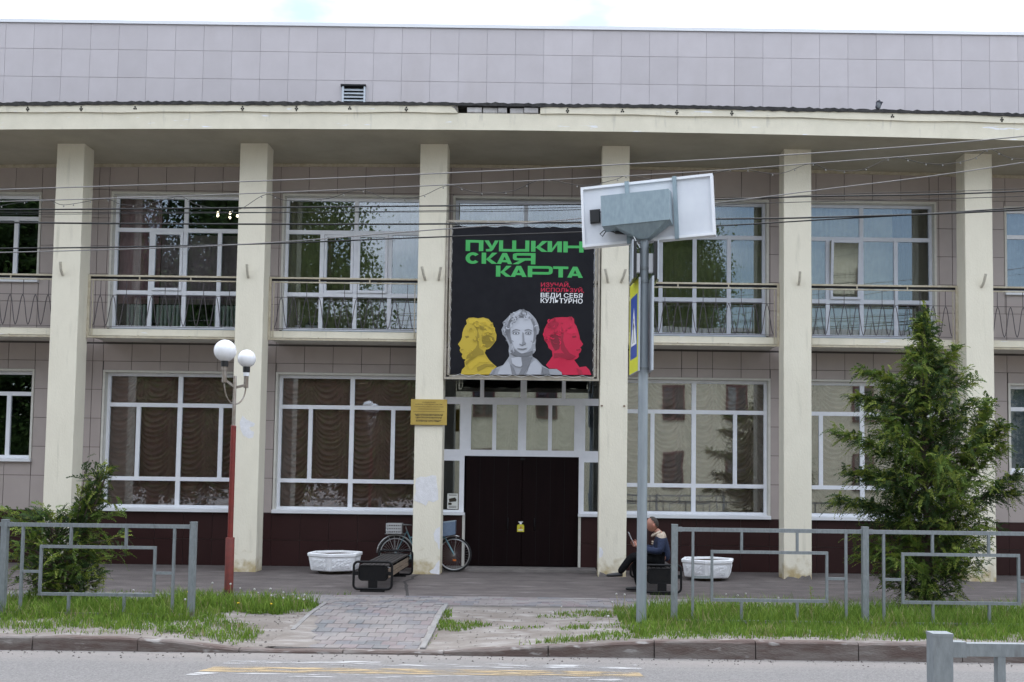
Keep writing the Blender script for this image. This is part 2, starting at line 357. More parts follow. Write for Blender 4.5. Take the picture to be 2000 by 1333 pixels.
for r_ in range(5):
    y0 = 16.14 + r_ * .223
    for c_ in range(150):
        x0 = -14 + c_ * .19 + (r_ % 2) * .07
        random.choice(sb).box(x0 + .004, x0 + .186, y0 + .004, y0 + .219, -.02, .012 + random.uniform(-.002, .003))
for s_, m_ in zip(sb, PAV): tag(s_.build('paver_field', m_, walk), kind='stuff')
EDG = mat('edging_concrete', (.24, .23, .22), .95, (.18, .17, .165), 5, .4, 60)
for xe in (-3.30, -1.50):
    for k in range(3):
        y0 = 13.06 + k * 1.02; y1 = y0 + 1.01
        if xe < -3 and k == 0: continue
        b = MB(); vs = []
        for y in (y0, y1):
            z = gz(-2.35, y) + .025
            vs += [(xe, y, z - .1), (xe + .06, y, z - .1), (xe + .06, y, z), (xe, y, z)]
        b.add(vs, [(0, 1, 2, 3), (7, 6, 5, 4), (0, 4, 5, 1), (1, 5, 6, 2), (2, 6, 7, 3), (3, 7, 4, 0)]).build('edging_stone', EDG, walk)
# road markings, worn
def worn(name, c, lo, hi, k):
    m = mat(name, c, .9, tuple(q * .8 for q in c), 12); t = m.node_tree; n = t.nodes; l = t.links; b = n['Principled BSDF']
    f = s_noise(7, (.35, 2.2, 1), 10, (k, 0, 0))(n, l); r = n.new('ShaderNodeMapRange'); r.inputs['From Min'].default_value = lo; r.inputs['From Max'].default_value = hi
    l.new(f, r.inputs[0]); l.new(r.outputs[0], b.inputs['Alpha']); return m
WM = worn('worn_white_paint', (.42, .41, .40), .51, .61, 3); YM = worn('worn_yellow_paint', (.40, .30, .17), .40, .62, 8)
for (y0, y1, m_, nm, x0, x1, lb) in ((12.12, 12.42, WM, 'marking_stripe', -3.62, 1.1, 'worn white crossing stripe nearest the far kerb'), (11.66, 11.98, YM, 'marking_stripe', -3.72, 1.08, 'worn yellow crossing stripe on the road'), (11.42, 11.63, WM, 'marking_stripe', -3.8, .9, 'faint white crossing stripe in front of the yellow one')):
    z = ROADZ + .004; tag(MB().add([(x0, y0, z), (x1, y0, z), (x1 - .05, y1, z), (x0 + .1, y1, z)], [(0, 1, 2, 3)]).build(nm, m_), lb, 'road marking', 'crossing stripes')

# ================================================================== THE BUILDING
W = 22.5                                   # tile face plane
bld = empty('cultural_centre', (-.5, W, 0), 'two storey cream and beige tiled cultural centre with a columned front', 'building')
COLX = [-13.45, -9.85, -6.20, -2.61, 1.02, 4.64, 8.24, 11.86]; CW = .545
CX = [-11.37, -7.76, -4.13, -.52, 3.08, 6.63, 10.22]
def zs(x): return 8.53 - .00095 * (x - .5) ** 2            # the soffit sags towards both ends
# --- openings: (x0,x1,z0,z1) of the structural hole
UP = [(c - 1.50, c + 1.50, 4.78, 7.80) for c in CX]; LO = [(c - 1.54, c + 1.54, 1.10, 4.0) for c in CX]
UP[0] = (-11.93, -10.83, 5.88, 7.76); LO[0] = (-11.93, -10.83, 2.10, 4.0); UP[6] = (9.66, 10.76, 5.88, 7.73); LO[6] = (9.70, 10.80, 2.10, 3.97)
LO[3] = (-2.30, 1.25, 0, 4.0)
HOLES = UP + LO
def sub(rects, h):
    o = []
    for x0, x1, z0, z1 in rects:
        a, b, c, d = h
        if a >= x1 or b <= x0 or c >= z1 or d <= z0: o.append((x0, x1, z0, z1)); continue
        if a > x0: o.append((x0, a, z0, z1))
        if b < x1: o.append((b, x1, z0, z1))
        m0, m1 = max(a, x0), min(b, x1)
        if c > z0: o.append((m0, m1, z0, c))
        if d < z1: o.append((m0, m1, d, z1))
    return o
wall = MB(); rc = [(-16, 14, -.1, 11.45)]
for h in HOLES: rc = sub(rc, h)
for x0, x1, z0, z1 in rc: wall.box(x0, x1, W + .016, W + .30, z0, z1)
wall_o = wall.build('facade_wall', JOINT, bld)
MB().box(-16, -15.75, W + .32, 34, -.1, 11.4).box(13.75, 14, W + .32, 34, -.1, 11.4).box(-16, 14, 33.8, 34.05, -.1, 11.4).box(-16, 14, W + .31, 34, 11.3, 11.42).build('rear_walls', JOINT, bld)
MB().box(-15.7, 13.7, 26.5, 26.6, 0, 8.4).box(-15.7, 13.7, W + .31, 26.5, -.02, .02).box(-15.7, 13.7, W + .31, 26.5, 4.2, 4.6).box(-15.7, 13.7, W + .31, 26.5, 8.35, 8.45).build('interior', DARK, bld)
for x in (-9.58, -5.93, -2.33, 1.3, 4.92, 8.5): MB().box(x - .06, x + .06, W + .31, 26.49, .03, 4.19).box(x - .06, x + .06, W + .31, 26.49, 4.61, 8.34).build('partition', DARK, bld)
# --- tiles
CASEP = .045
EXH = [(a - CASEP, b + CASEP, c, d + CASEP) for a, b, c, d in UP] + [(a - CASEP, b + CASEP, c, d + CASEP) for a, b, c, d in LO]
tiny = MB(); count = [0]
def tiles(xj, zj, holes, m, name, parent, gx=.0028, gz_=.0038, y0=W, rest=None):
    for x0, x1 in zip(xj, xj[1:]):
        for z0, z1 in zip(zj, zj[1:]):
            rr = [(x0, x1, z0, z1)]
            for h in holes: rr = sub(rr, h)
            for a, b, c, d in rr:
                if b - a < .015 or d - c < .015: continue
                hid = any(cx - .05 < (a + b) / 2 * 21.1 / 22.5 < cx + CW + .05 and b - a < .5 for cx in COLX) and z0 < 8.6
                yy = y0 + random.uniform(-.0012, .0012)
                if (b - a) * (d - c) < .05 or hid or a < -12.2 or b > 10.7:
                    rest.box(a + gx, b - gx, yy, W + .0155, c + gz_, d - gz_)
                else: piece(name, m, parent, a + gx, b - gx, yy, W + .0155, c + gz_, d - gz_); count[0] += 1
pj = [-16.55 + .606 * i for i in range(60)]; pj = [x for x in pj if x < .55]; pj = pj + [pj[-1] + .445 + .606 * i for i in range(23)]
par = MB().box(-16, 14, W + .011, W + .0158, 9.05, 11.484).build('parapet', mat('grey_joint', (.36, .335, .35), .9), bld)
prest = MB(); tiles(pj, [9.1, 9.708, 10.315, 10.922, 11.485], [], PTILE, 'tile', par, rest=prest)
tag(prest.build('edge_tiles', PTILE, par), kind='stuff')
zu = [4.63, 4.88, 5.48, 6.08, 6.68, 7.28, 7.885, 8.47]; zl = [1.10, 1.82, 2.425, 3.03, 3.635, 4.235, 4.60]
trest = MB(); brest = MB()
basew = MB().box(-16, -2.2, W + .0, W + .0155, 1.092, 1.0995).box(1.2, 14, W + .0, W + .0155, 1.092, 1.0995).build('base_wall', BJOINT, bld)
for i, c in enumerate(CX):
    L_, R_ = COLX[i] + CW / 2, COLX[i + 1] + CW / 2
    rel = [-1.6, -1.0, -.4, .2, .8, 1.4] if i not in (3, 4) else [-1.6, -.95, -.28, .05, .37, .97, 1.575]
    if i in (0, 6): rel = [-1.15, -.58, .02, .58, 1.17]
    xj = [L_] + [c + r for r in rel] + ([c + 1.6] if i not in (0, 6, 4, 3) else []) + [R_]
    xj = [x for k, x in enumerate(xj) if k == 0 or x - xj[k - 1] > .03]
    tiles(xj, zu, EXH, TILE, 'tile', wall_o, rest=trest, gx=.006, gz_=.005); tiles(xj, zl, EXH, TILE, 'tile', wall_o, rest=trest, gx=.006, gz_=.005)
    if i != 3: tiles(xj, [.0, .54, 1.09], EXH, BROWN, 'base_tile', basew, rest=brest, gx=.004, gz_=.005)
tag(trest.build('edge_tiles', TILE, wall_o), kind='stuff'); tag(brest.build('edge_tiles', BROWN, basew), kind='stuff')
MB().box(-16, 14, W + .003, W + .016, -.05, 1.09).build('base_backing', BJOINT, bld) if False else None
MB().box(-16, 14, W - .03, W + .2, 11.487, 11.56).build('parapet_cap', STEELW, bld)
MB().box(-16, 14, W - .045, W - .002, 8.40, 8.46).build('cornice_strip', FASCIA, bld) if False else None
b = MB(); n = 48
vs = [];
for k in range(n + 1):
    x = -16 + 30 * k / n; z = zs(x); vs += [(x, W - .035, z - .07), (x, W - .035, z - .005), (x, W - .002, z - .005), (x, W - .002, z - .07)]
b.add(vs, [(k * 4 + q, k * 4 + (q + 1) % 4, k * 4 + 4 + (q + 1) % 4, k * 4 + 4 + q) for k in range(n) for q in range(4)]).build('soffit_trim', RAIL, bld)
# --- columns
def blob(cx, cz, rx, rz, y, n=22, k=0, jag=.25):
    p = []
    for i in range(n):
        t = 2 * math.pi * i / n; r = 1 + jag * (hash1(i + k * 17.3, k) - .5) * 2
        p.append((cx + rx * r * math.cos(t), y, cz + rz * r * math.sin(t)))
    return p
cols = []
for i, x in enumerate(COLX):
    b = MB(); c = .006; y0, y1, z0, z1 = 21.1, 21.55, -.02, zs(x) + .03; x1 = x + CW
    ol = [(x + c, y0), (x1 - c, y0), (x1, y0 + c), (x1, y1), (x, y1), (x, y0 + c)]
    m_ = len(ol); nz_ = 26; vs = []
    for k in range(nz_ + 1):
        z = z0 + (z1 - z0) * k / nz_
        for q, (px, py) in enumerate(ol):
            vs.append((px + (hash1(k + q, i) - .5) * .004, py, z))
    fs = [(k * m_ + q, k * m_ + (q + 1) % m_, (k + 1) * m_ + (q + 1) % m_, (k + 1) * m_ + q) for k in range(nz_) for q in range(m_)]
    b.add(vs, fs).add([vs[q] for q in range(m_)], [tuple(range(m_))[::-1]])
    cols.append(b.build('column', CREAM, bld))
def patch(i, pts, m=BARE, y=21.097):
    MB().poly([(x, y, z) for x, z in pts], (0, .004, 0)).build('paint_patch', m, cols[i])
# bare patches where the paint came off (column by the entrance, lamp column, right entrance column)
patch(3, [(-2.56, 1.86), (-2.47, 1.90), (-2.38, 1.89), (-2.25, 1.93), (-2.17, 1.92), (-2.16, 1.80), (-2.13, 1.62), (-2.12, 1.45), (-2.22, 1.40), (-2.31, 1.43), (-2.36, 1.33), (-2.45, 1.38), (-2.52, 1.40), (-2.59, 1.43), (-2.595, 1.5), (-2.56, 1.62), (-2.58, 1.74)])
patch(3, [(-2.075, .93), (-2.16, .88), (-2.2, .78), (-2.18, .66), (-2.12, .60), (-2.1, .5), (-2.075, .48)])
patch(3, [(-2.075, .28), (-2.13, .22), (-2.18, .12), (-2.27, .06), (-2.24, .02), (-2.075, .0)])
patch(2, [(-6.0, 3.05), (-5.93, 2.98), (-5.82, 2.93), (-5.75, 2.90), (-5.77, 2.84), (-5.86, 2.82), (-5.83, 2.76), (-5.76, 2.73), (-5.78, 2.62), (-5.86, 2.60), (-5.97, 2.66), (-6.03, 2.78), (-6.05, 2.92)])
patch(4, [(1.035, .58), (1.09, .55), (1.12, .47), (1.09, .38), (1.035, .36)])
CHIP = mat('exposed_concrete', (.22, .20, .185), 1, (.14, .125, .115), 14, .6, 60)
patch(5, [(4.66, -.0), (4.72, .05), (4.83, .04), (4.93, .01), (5.0, .07), (5.06, .05), (5.14, .08), (5.17, .04), (5.17, .0)], CHIP)
patch(4, [(1.035, 0), (1.05, .09), (1.12, .07), (1.2, .03), (1.3, .0)], CHIP)
# flag holders: pairs of short tubes
PIPE = mat('painted_tube', (.58, .55, .46), .6, (.45, .41, .33), 20)
for x, dx in ((-9.64, 0), (-5.965, .0), (-2.49, -.03), (-2.17, .025), (1.125, -.03), (1.455, .04), (4.93, 0), (8.57, .02)):
    MB().tube([(x - dx, 21.10, 5.79), (x - dx * .3, 21.02, 5.86), (x + dx, 20.97, 6.03)], .026, 10).build('flag_holder', PIPE, bld, smooth=True, auto=50)
for x in (-2.32, 1.06, 1.5): MB().box(x - .018, x + .018, 21.085, 21.1, 3.32, 3.35).build('fixing_plate', mat('rusty_steel', (.16, .1, .06), .8), bld)
# --- canopy
b = MB(); n = 60; vs = []
for k in range(n + 1):
    x = -16 + 30 * k / n; z = zs(x) + .004 * (hash1(k, 3) - .5); vs += [(x, W - .001, z), (x, 20.2, z), (x, 20.2, z + .325), (x, W - .001, z + .44)]
fs = [(k * 4 + q, k * 4 + q + 1, k * 4 + 5 + q, k * 4 + 4 + q) for k in range(n) for q in range(3)]
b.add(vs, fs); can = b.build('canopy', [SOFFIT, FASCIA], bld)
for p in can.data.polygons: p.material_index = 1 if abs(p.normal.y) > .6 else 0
def band(x0, x1, nm, m, ylo, yhi, z0f, z1f, par, n=40, rag0=0, rag1=0):
    b = MB(); vs = []
    for k in range(n + 1):
        x = x0 + (x1 - x0) * k / n; z = zs(x)
        vs += [(x, yhi, z + z0f(x, k)), (x, ylo, z + z0f(x, k)), (x, ylo, z + z1f(x, k)), (x, yhi, z + z1f(x, k))]
    fs = [(k * 4 + q, k * 4 + (q + 1) % 4, k * 4 + 4 + (q + 1) % 4, k * 4 + 4 + q) for k in range(n) for q in range(4)] + [(0, 1, 2, 3), tuple(n * 4 + q for q in (3, 2, 1, 0))]
    return b.add(vs, fs).build(nm, m, par)
wob = lambda x, k: .322 + .007 * math.sin(x * 1.7) + .006 * math.sin(x * 4.1 + 1)
band(-16, -1.80, 'fascia_board', FASCIA, 20.172, 20.5, wob, lambda x, k: .462, can)
band(-.22, 14, 'fascia_board', FASCIA, 20.172, 20.5, wob, lambda x, k: .462, can)
MB().box(-1.79, -.23, 20.36, 20.5, zs(-1) + .33, zs(-1) + .46).build('cavity', mat('cavity_dark', (.03, .027, .025), 1), can)
zb = zs(-1) + .335
for x0, x1, dz, dy in ((-1.62, -1.34, 0, 0), (-1.32, -1.04, .003, .02), (-1.03, -.86, .0, .0), (-.80, -.54, -.002, .01), (-.53, -.26, .002, -.01)):
    bb = MB().cbox(x0, x1, 20.19 + dy, 20.36, zb + dz, zb + .104 + dz, .008); bb.build('brick', BRICK, can)
for pts in ([(-1.80, .33), (-1.80, .46), (-1.92, .44), (-1.86, .41), (-1.83, .37)],): MB().poly([(x, 20.168, zs(x) + z) for x, z in pts], (0, .003, 0)).build('broken_edge', CHIP, can)
fr = [hash1(k, 9) for k in range(400)]
band(-16, 14, 'roofing_felt', FELT, 20.15, W - .002, lambda x, k: .463 - .010 * fr[k] - .02 * max(0, math.sin(x * 1.3 + 2)) * fr[(k * 7) % 400], lambda x, k: .497 + .026 * fr[(k * 3) % 400] + .012 * (k % 2), can, 380)
HB = mat('hole_black', (.008, .008, .008), 1)
for i, x in enumerate((-10.01, -8.99, -7.96, -5.91, -4.88, -3.86, -2.78, .30, 1.35, 2.39, 3.44, 6.51, 8.6)):
    z = zs(x) + .39; b = MB()
    for dx, dz in ((0, .022), (-.014, -.006), (.014, -.006)) + (((0, -.03),) if i % 3 != 2 else ()): b.lathe((x + dx * 1.3, 20.1715, z + dz * 1.25), [(.016, -.006), (.016, .004)], 8, 'Y')
    b.build('bolt_holes', HB, can)
# --- louvred vent in the parapet
v = empty('vent', (-4.22, W, 10), parent=bld)
SLAT = mat('vent_slat', (.50, .54, .58), .4, metal=.3)
for q0, q1 in ((-4.47, -4.43), (-4.01, -3.975)): MB().box(q0, q1, W - .06, W - .003, 9.6, 10.17).build('vent_frame', SLAT, v)
MB().box(-4.50, -3.965, W - .075, W - .003, 10.172, 10.21).build('vent_hood', BLACK, v)
MB().box(-4.43, -4.01, W - .004, W - .002, 9.6, 10.17).build('vent_back', HB, v)
for k in range(6):
    z = 9.70 + k * .075; MB().add([(-4.428, W - .055, z), (-4.012, W - .055, z), (-4.012, W - .012, z + .05), (-4.428, W - .012, z + .05), (-4.428, W - .055, z + .008), (-4.012, W - .055, z + .008), (-4.012, W - .012, z + .058), (-4.428, W - .012, z + .058)], [(0, 1, 2, 3), (7, 6, 5, 4), (0, 4, 5, 1), (1, 5, 6, 2), (2, 6, 7, 3), (3, 7, 4, 0)]).build('slat', SLAT, v)

# --- windows
FY0, FY1, GY = W + .13, W + .20, W + .165
def window(hole, vbars, hbars, cells, m=PVC, sill=None, apron=None, name='window', sashes=(), fw=.065, z_bottom=None):
    """vbars: (x,z0,z1,halfwidth); hbars: (z,x0,x1,halfwidth); cells: pane rectangles (x0,x1,z0,z1)"""
    x0, x1, z0, z1 = hole; zb = z_bottom or z0
    o = empty(name, ((x0 + x1) / 2, W, z0), parent=bld)
    c = CASEP
    b = MB().box(x0 - c, x0, W - .018, W + .02, zb, z1 + c).box(x1, x1 + c, W - .018, W + .02, zb, z1 + c).box(x0, x1, W - .018, W + .02, z1, z1 + c)
    b.box(x0 - .012, x0 + .004, W + .0205, FY1, zb, z1).box(x1 - .004, x1 + .012, W + .0205, FY1, zb, z1).box(x0 + .005, x1 - .005, W + .0205, FY1, z1 - .004, z1 + .012)
    b.build('casing', CASE, o)
    f = MB().box(x0 + .005, x0 + fw, FY0, FY1, zb, z1 - .005).box(x1 - fw, x1 - .005, FY0, FY1, zb, z1 - .005).box(x0 + fw, x1 - fw, FY0, FY1, z1 - fw, z1 - .005).box(x0 + fw, x1 - fw, FY0, FY1, zb, zb + fw)
    f.build('frame', m, o)
    for x, a_, b_, hw in vbars: MB().box(x - hw, x + hw, FY0 + .004, FY1 - .003, a_, b_).build('mullion', m, o)
    for z, a_, b_, hw in hbars: MB().box(a_, b_, FY0 + .002, FY1 - .001, z - hw, z + hw).build('transom', m, o)
    for k, (a_, b_, c_, d_) in enumerate(cells):
        if k in sashes:
            t = .055; ox, oz, hinge = sashes[k]
            s = MB().box(a_ + .004, a_ + t, -.03, .03, c_ + .004, d_ - .004).box(b_ - t, b_ - .004, -.03, .03, c_ + .004, d_ - .004).box(a_ + t, b_ - t, -.03, .03, c_ + .004, c_ + t).box(a_ + t, b_ - t, -.03, .03, d_ - t, d_ - .004)
            p = MB().box(a_ + t - .01, b_ - t + .01, -.003, .003, c_ + t - .01, d_ - t + .01)
            hx = a_ if hinge == 'L' else (b_ if hinge == 'R' else (a_ + b_) / 2)
            for bb, nm, mm in ((s, 'sash', m), (p, 'pane', GLASS)):
                rot = Matrix.Rotation(R(oz), 4, 'Z') @ Matrix.Rotation(R(ox), 4, 'X')
                bb.v = [tuple(Vector((hx, FY0 - .01, c_)) + rot @ Vector((q[0] - hx, q[1], q[2] - c_))) for q in bb.v]
                bb.build(nm, mm, o)
        else: MB().box(a_ - .008, b_ + .008, GY - .003, GY + .003, c_ - .008, d_ + .008).build('pane', GLASS, o)
    if sill: MB().add([(x0 - .05, W - .07, sill[0]), (x1 + .05, W - .07, sill[0]), (x1 + .05, FY0 - .001, sill[0]), (x0 - .05, FY0 - .001, sill[0]), (x0 - .05, W - .07, sill[1] - .02), (x1 + .05, W - .07, sill[1] - .02), (x1 + .05, FY0 - .001, sill[1]), (x0 - .05, FY0 - .001, sill[1])], [(3, 2, 1, 0), (4, 5, 6, 7), (0, 1, 5, 4), (1, 2, 6, 5), (2, 3, 7, 6), (3, 0, 4, 7)]).build('sill', STEELW, o)
    if apron: MB().box(x0, x1, W + .02, FY1, apron[0], apron[1]).build('apron', APRON, o)
    return o
H = .042
def upper(i, sashes={}):
    x0, x1, z0, z1 = UP[i]; c = CX[i]; zb = 4.94; a, d = x0 + .065, x1 - .065
    vb = [(c, zb + .065, z1 - .065, H), (c - .72, zb + .065, 7.06 - H, H), (c + .73, zb + .065, 7.06 - H, H)]
    xs_ = [a, c - .72, c, c + .73, d]; hb = []
    cells = []
    lim = [(a, c - .72 - H), (c - .72 + H, c - H), (c + H, c + .73 - H), (c + .73 + H, d)]
    for (p, q) in lim: hb.append((5.72, p, q, H)); cells += [(p, q, 5.72 + H, 7.06 - H)]
    for (p, q) in lim: cells.append((p, q, zb + .065, 5.72 - H))
    hb += [(7.06, a, c - H, H), (7.06, c + H, d, H)]; cells += [(a, c - H, 7.06 + H, z1 - .065), (c + H, d, 7.06 + H, z1 - .065)]
    return window((x0, x1, z0, z1), vb, hb, cells, ALU if i > 2 else PVC, apron=(4.78, 4.94), sashes=sashes, z_bottom=zb)
def lower(i):
    x0, x1, z0, z1 = LO[i]; c = CX[i]; zb = 1.17; a, d = x0 + .065, x1 - .065
    vb = [(c, zb + .065, z1 - .065, H + .004), (c - .87, 1.78 + H, 3.33 - H, H), (c + .87, 1.78 + H, 3.33 - H, H)]; hb = []; cells = []
    for p, q in ((a, c - .87 - H), (c - .87 + H, c - H), (c + H, c + .87 - H), (c + .87 + H, d)): cells.append((p, q, 1.78 + H, 3.33 - H))
    for p, q in ((a, c - H - .004), (c + H + .004, d)): hb += [(1.78, p, q, H), (3.33, p, q, H)]; cells += [(p, q, zb + .065, 1.78 - H), (p, q, 3.33 + H, z1 - .065)]
    return window((x0, x1, z0, z1), vb, hb, cells, PVC, sill=(1.10, 1.185), z_bottom=zb)
upper(1, {1: (0, 0, 'L')}); upper(2, {1: (0, -7, 'R'), 2: (0, 0, 'L')}); upper(3); upper(4); upper(5, {1: (5, 0, 'C')})
for i in (1, 2, 4, 5): lower(i)
for i, hl, tz, mx_ in ((0, UP[0], 7.27, -11.37), (0, LO[0], 3.53, -11.37), (6, UP[6], 7.15, 10.21), (6, LO[6], 3.48, 10.25)):
    x0, x1, z0, z1 = hl; zb = z0 + .07; a, d = x0 + .06, x1 - .06
    window(hl, [(mx_, zb + .065, tz - H, H)], [(tz, a, d, H)], [(a, mx_ - H, zb + .065, tz - H), (mx_ + H, d, zb + .065, tz - H), (a, d, tz + H, z1 - .065)], PVC, sill=(z0, zb + .01), z_bottom=zb)
# --- entrance: glazed screen and double door
ent = empty('entrance_screen', (-.52, W, 0), parent=bld)
y0, y1 = W + .05, W + .14
f = MB().box(-2.28, 1.23, y0, y1, 2.345, 2.475).box(-2.28, 1.23, y0, y1, 3.43, 3.575).box(-2.28, 1.23, y0, y1, 3.95, 4.0)
f.build('beam', PVC, ent)
for x0, x1 in ((-1.84, -1.61), (-1.16, -1.08), (-.62, -.45), (.01, .09), (.56, .79)): MB().box(x0, x1, y0 + .003, y1 - .003, 2.475, 3.43).build('mullion', PVC, ent)
for x0, x1 in ((-1.43, -1.35), (-.58, -.45), (.29, .37)): MB().box(x0, x1, y0 + .003, y1 - .003, 3.575, 3.95).build('mullion', PVC, ent)
for x0, x1, in ((-1.835, -1.735), (.665, .775)): MB().box(x0, x1, y0 + .003, y1 - .003, 1.16, 2.345).build('jamb', PVC, ent)
for x0, x1 in ((-2.28, -1.83), (.77, 1.23)): MB().box(x0, x1, y0 + .004, y1 - .004, 1.16, 1.21).build('frame', PVC, ent); MB().box(x0, x1, y0 + .004, y1 - .004, 2.24, 2.344).build('frame', PVC, ent)
for x0, x1, z0, z1 in [(-2.28, -1.84, 2.475, 3.43), (-1.61, -1.16, 2.475, 3.43), (-1.08, -.62, 2.475, 3.43), (-.45, .01, 2.475, 3.43), (.09, .56, 2.475, 3.43), (.79, 1.23, 2.475, 3.43), (-2.28, -1.43, 3.575, 3.95), (-1.35, -.58, 3.575, 3.95), (-.45, .29, 3.575, 3.95), (.37, 1.23, 3.575, 3.95), (-2.28, -1.83, 1.21, 2.24), (.77, 1.23, 1.21, 2.24)]:
    MB().box(x0 - .005, x1 + .005, W + .092, W + .098, z0 - .005, z1 + .005).build('pane', GLASS, ent)
for x0, x1 in ((-2.28, -1.70), (.655, 1.23)):
    MB().box(x0, x1, W - .06, W + .05, 1.105, 1.158).build('sill', STEELW, ent)
for x0, x1 in ((-2.28, -1.755), (.72, 1.23)):
    for z0, z1 in ((.06, .54), (.545, 1.1)): piece('base_tile', BROWN, ent, x0, x1, W, W + .05, z0, z1)
for x0, x1 in ((-1.752, -1.70), (.665, .717)): MB().box(x0, x1, W - .02, W + .14, .056, 1.104).build('corner_trim', CASE, ent)
door = empty('door', (-.52, W, 0), parent=bld)
for x0, x1 in ((-1.698, -.522), (-.516, .662)):
    lf = MB().cbox(x0, x1, W + .075, W + .12, .06, 2.34, .006); lf.build('door_leaf', DOOR, door)
    for k in range(4):
        xa = x0 + (x1 - x0) * k / 4
        if k: MB().box(xa - .003, xa + .003, W + .0735, W + .076, .07, 2.33).build('plank_groove', HB, door)
for x in (-.80, -.25): MB().tube([(x, W + .075, 1.05), (x, W + .03, 1.04), (x, W + .03, .84), (x, W + .075, .83)], .009, 8).build('handle', BLACK, door, smooth=True)
MB().box(-.56, -.46, W + .06, W + .075, 2.27, 2.31).build('door_stop', BLACK, door)
# --- balconies
ZW = []
def balcony(x0, x1, lf=True, rt=True):
    o = empty('balcony', ((x0 + x1) / 2, 21.5, 4.6), parent=bld)
    MB().box(x0, x1, 21.56, W - .002, 4.64, 4.735).build('slab', CASE, o)
    MB().box(x0 + .03, x1 - .03, 21.54, 21.6, 4.655, 4.79).build('front_beam', FASCIA, o)
    f = MB().box(x0, x1, 21.49, 21.535, 5.845, 5.88).box(x0, x1, 21.495, 21.53, 5.765, 5.787)
    f.build('top_rail', RAIL, o); MB().box(x0 + .046, x1 - .046, 21.505, 21.526, 5.80, 5.8445).build('rail_gap_shade', BLACK, o)  # black bar between the two rails paints in the shadow of their gap
    MB().box(x0, x1, 21.49, 21.535, 4.60, 4.638).build('bottom_rail', RAIL, o)
    for k in (1, 2): xx = x0 + (x1 - x0) * k / 3; MB().box(xx - .012, xx + .012, 21.497, 21.528, 5.787, 5.845).build('spacer', RAIL, o); MB().box(xx - .012, xx + .012, 21.497, 21.528, 4.638, 4.66).build('spacer', RAIL, o)
    for xx, s in ((x0, 1), (x1, -1)):
        a_, b_ = sorted((xx, xx + s * .045)); MB().box(a_, b_, 21.492, 21.533, 4.638, 5.845).build('end_post', RAIL, o)
        a_, b_ = sorted((xx + s * .09, xx + s * .105)); MB().box(a_, b_, 21.50, 21.52, 4.66, 5.765).build('thin_post', RAIL, o)
    d = MB().bar((x0 + .11, 21.515, 5.47), (x1 - .11, 21.515, 5.47), .005).bar((x0 + .11, 21.515, 4.835), (x1 - .11, 21.515, 4.835), .005)
    d.build('rod', RAILD, o)
    n = max(2, round((x1 - x0 - .24) / .265)); p = (x1 - x0 - .24) / n; pts = []
    for k in range(n * 24 + 1):
        t = k / 24; tri = 1 - 4 * abs(t % 1 - .5); pts.append((x0 + .12 + p * t, 21.5, 5.155 + .305 * math.tanh(tri * 1.5) / math.tanh(1.5)))
    MB().tube(pts, .0085, 5).build('zigzag_bar', RAILD, o, smooth=True)
    for k in (.5, n / 2 - .5, n / 2 + .5, n - .5, n / 4, n * .75): xx = x0 + .12 + p * (math.floor(k) + .5); MB().bar((xx, 21.515, 5.46), (xx, 21.515, 5.765), .005).build('rod', RAILD, o)
    return o
for i in range(7): balcony(COLX[i] + CW + .004, COLX[i + 1] - .004)
# --- curtains
def curtain(name, lab, x0, x1, z0, z1, m, kind, per=.36, y=W + .42, group=None, amp=.03, tailf=None):
    st = .02 if kind == 'swag' else .025; nx = int((x1 - x0) / st); nz = int((z1 - z0) / (.02 if kind == 'swag' else .35)) + 1
    X, Z = np.meshgrid(np.linspace(x0, x1, nx), np.linspace(z0, z1, nz))
    if kind == 'swag':
        X_ = X + .05 * np.sin(Z * 1.7 + x0) ; u = ((X_ - x0) / per) % 1 - .5; e = np.abs(u) * 2
        cid = np.floor((X - x0) / per); rnd = np.modf(np.abs(np.sin(cid * 12.9 + x0 * 7.7)) * 437.5)[0]
        ph = (Z + (.32 + .12 * rnd) * (1 - e ** 2.6) + .02 * np.sin(Z * (9 + 5 * rnd) + cid * 2.3) + rnd * .11 + .02 * np.sin(X * 4 + Z * 2.2)) / (.105 + .02 * rnd)
        Y = y - amp * (.5 + .5 * np.sin(2 * np.pi * ph)) ** 2.2 * (1 - .5 * e ** 3) - .09 * (1 - e ** 2) + .03 * np.cos(2 * np.pi * u * 9) * e ** 2
    else:
        Y = y + amp * np.sin(X * 2 * np.pi / .11 + 1.6 * np.sin(X * 3.1)) * (.6 + .4 * np.sin(X * 7.7)) + .006 * np.sin(Z * 2 + X * 9)
    V = np.stack([X - (x0 + x1) / 2, Y - y, Z - z0], -1).reshape(-1, 3)
    F = [(j * nx + i, j * nx + i + 1, (j + 1) * nx + i + 1, (j + 1) * nx + i) for j in range(nz - 1) for i in range(nx - 1)]
    o = npmesh(name, V, F, m, smooth=True); o.location = ((x0 + x1) / 2, y, z0); ORG[o.name] = Vector(o.location)
    return tag(o, lab, 'curtain', group)
def cloth(name, c, c2=None):
    m = mat(name, c, .9, c2 or tuple(k * .8 for k in c), 5); return m
TAUPE = cloth('taupe_satin', (.58, .375, .32)); MAUVE = cloth('mauve_curtain', (.52, .30, .33)); OLIVE = cloth('olive_curtain', (.27, .29, .13)); SHEER = cloth('cream_sheer', (.60, .57, .42)); BLUEC = cloth('blue_grey_sheer', (.42, .47, .55))
gsw = 'draped swag curtains on the ground floor'
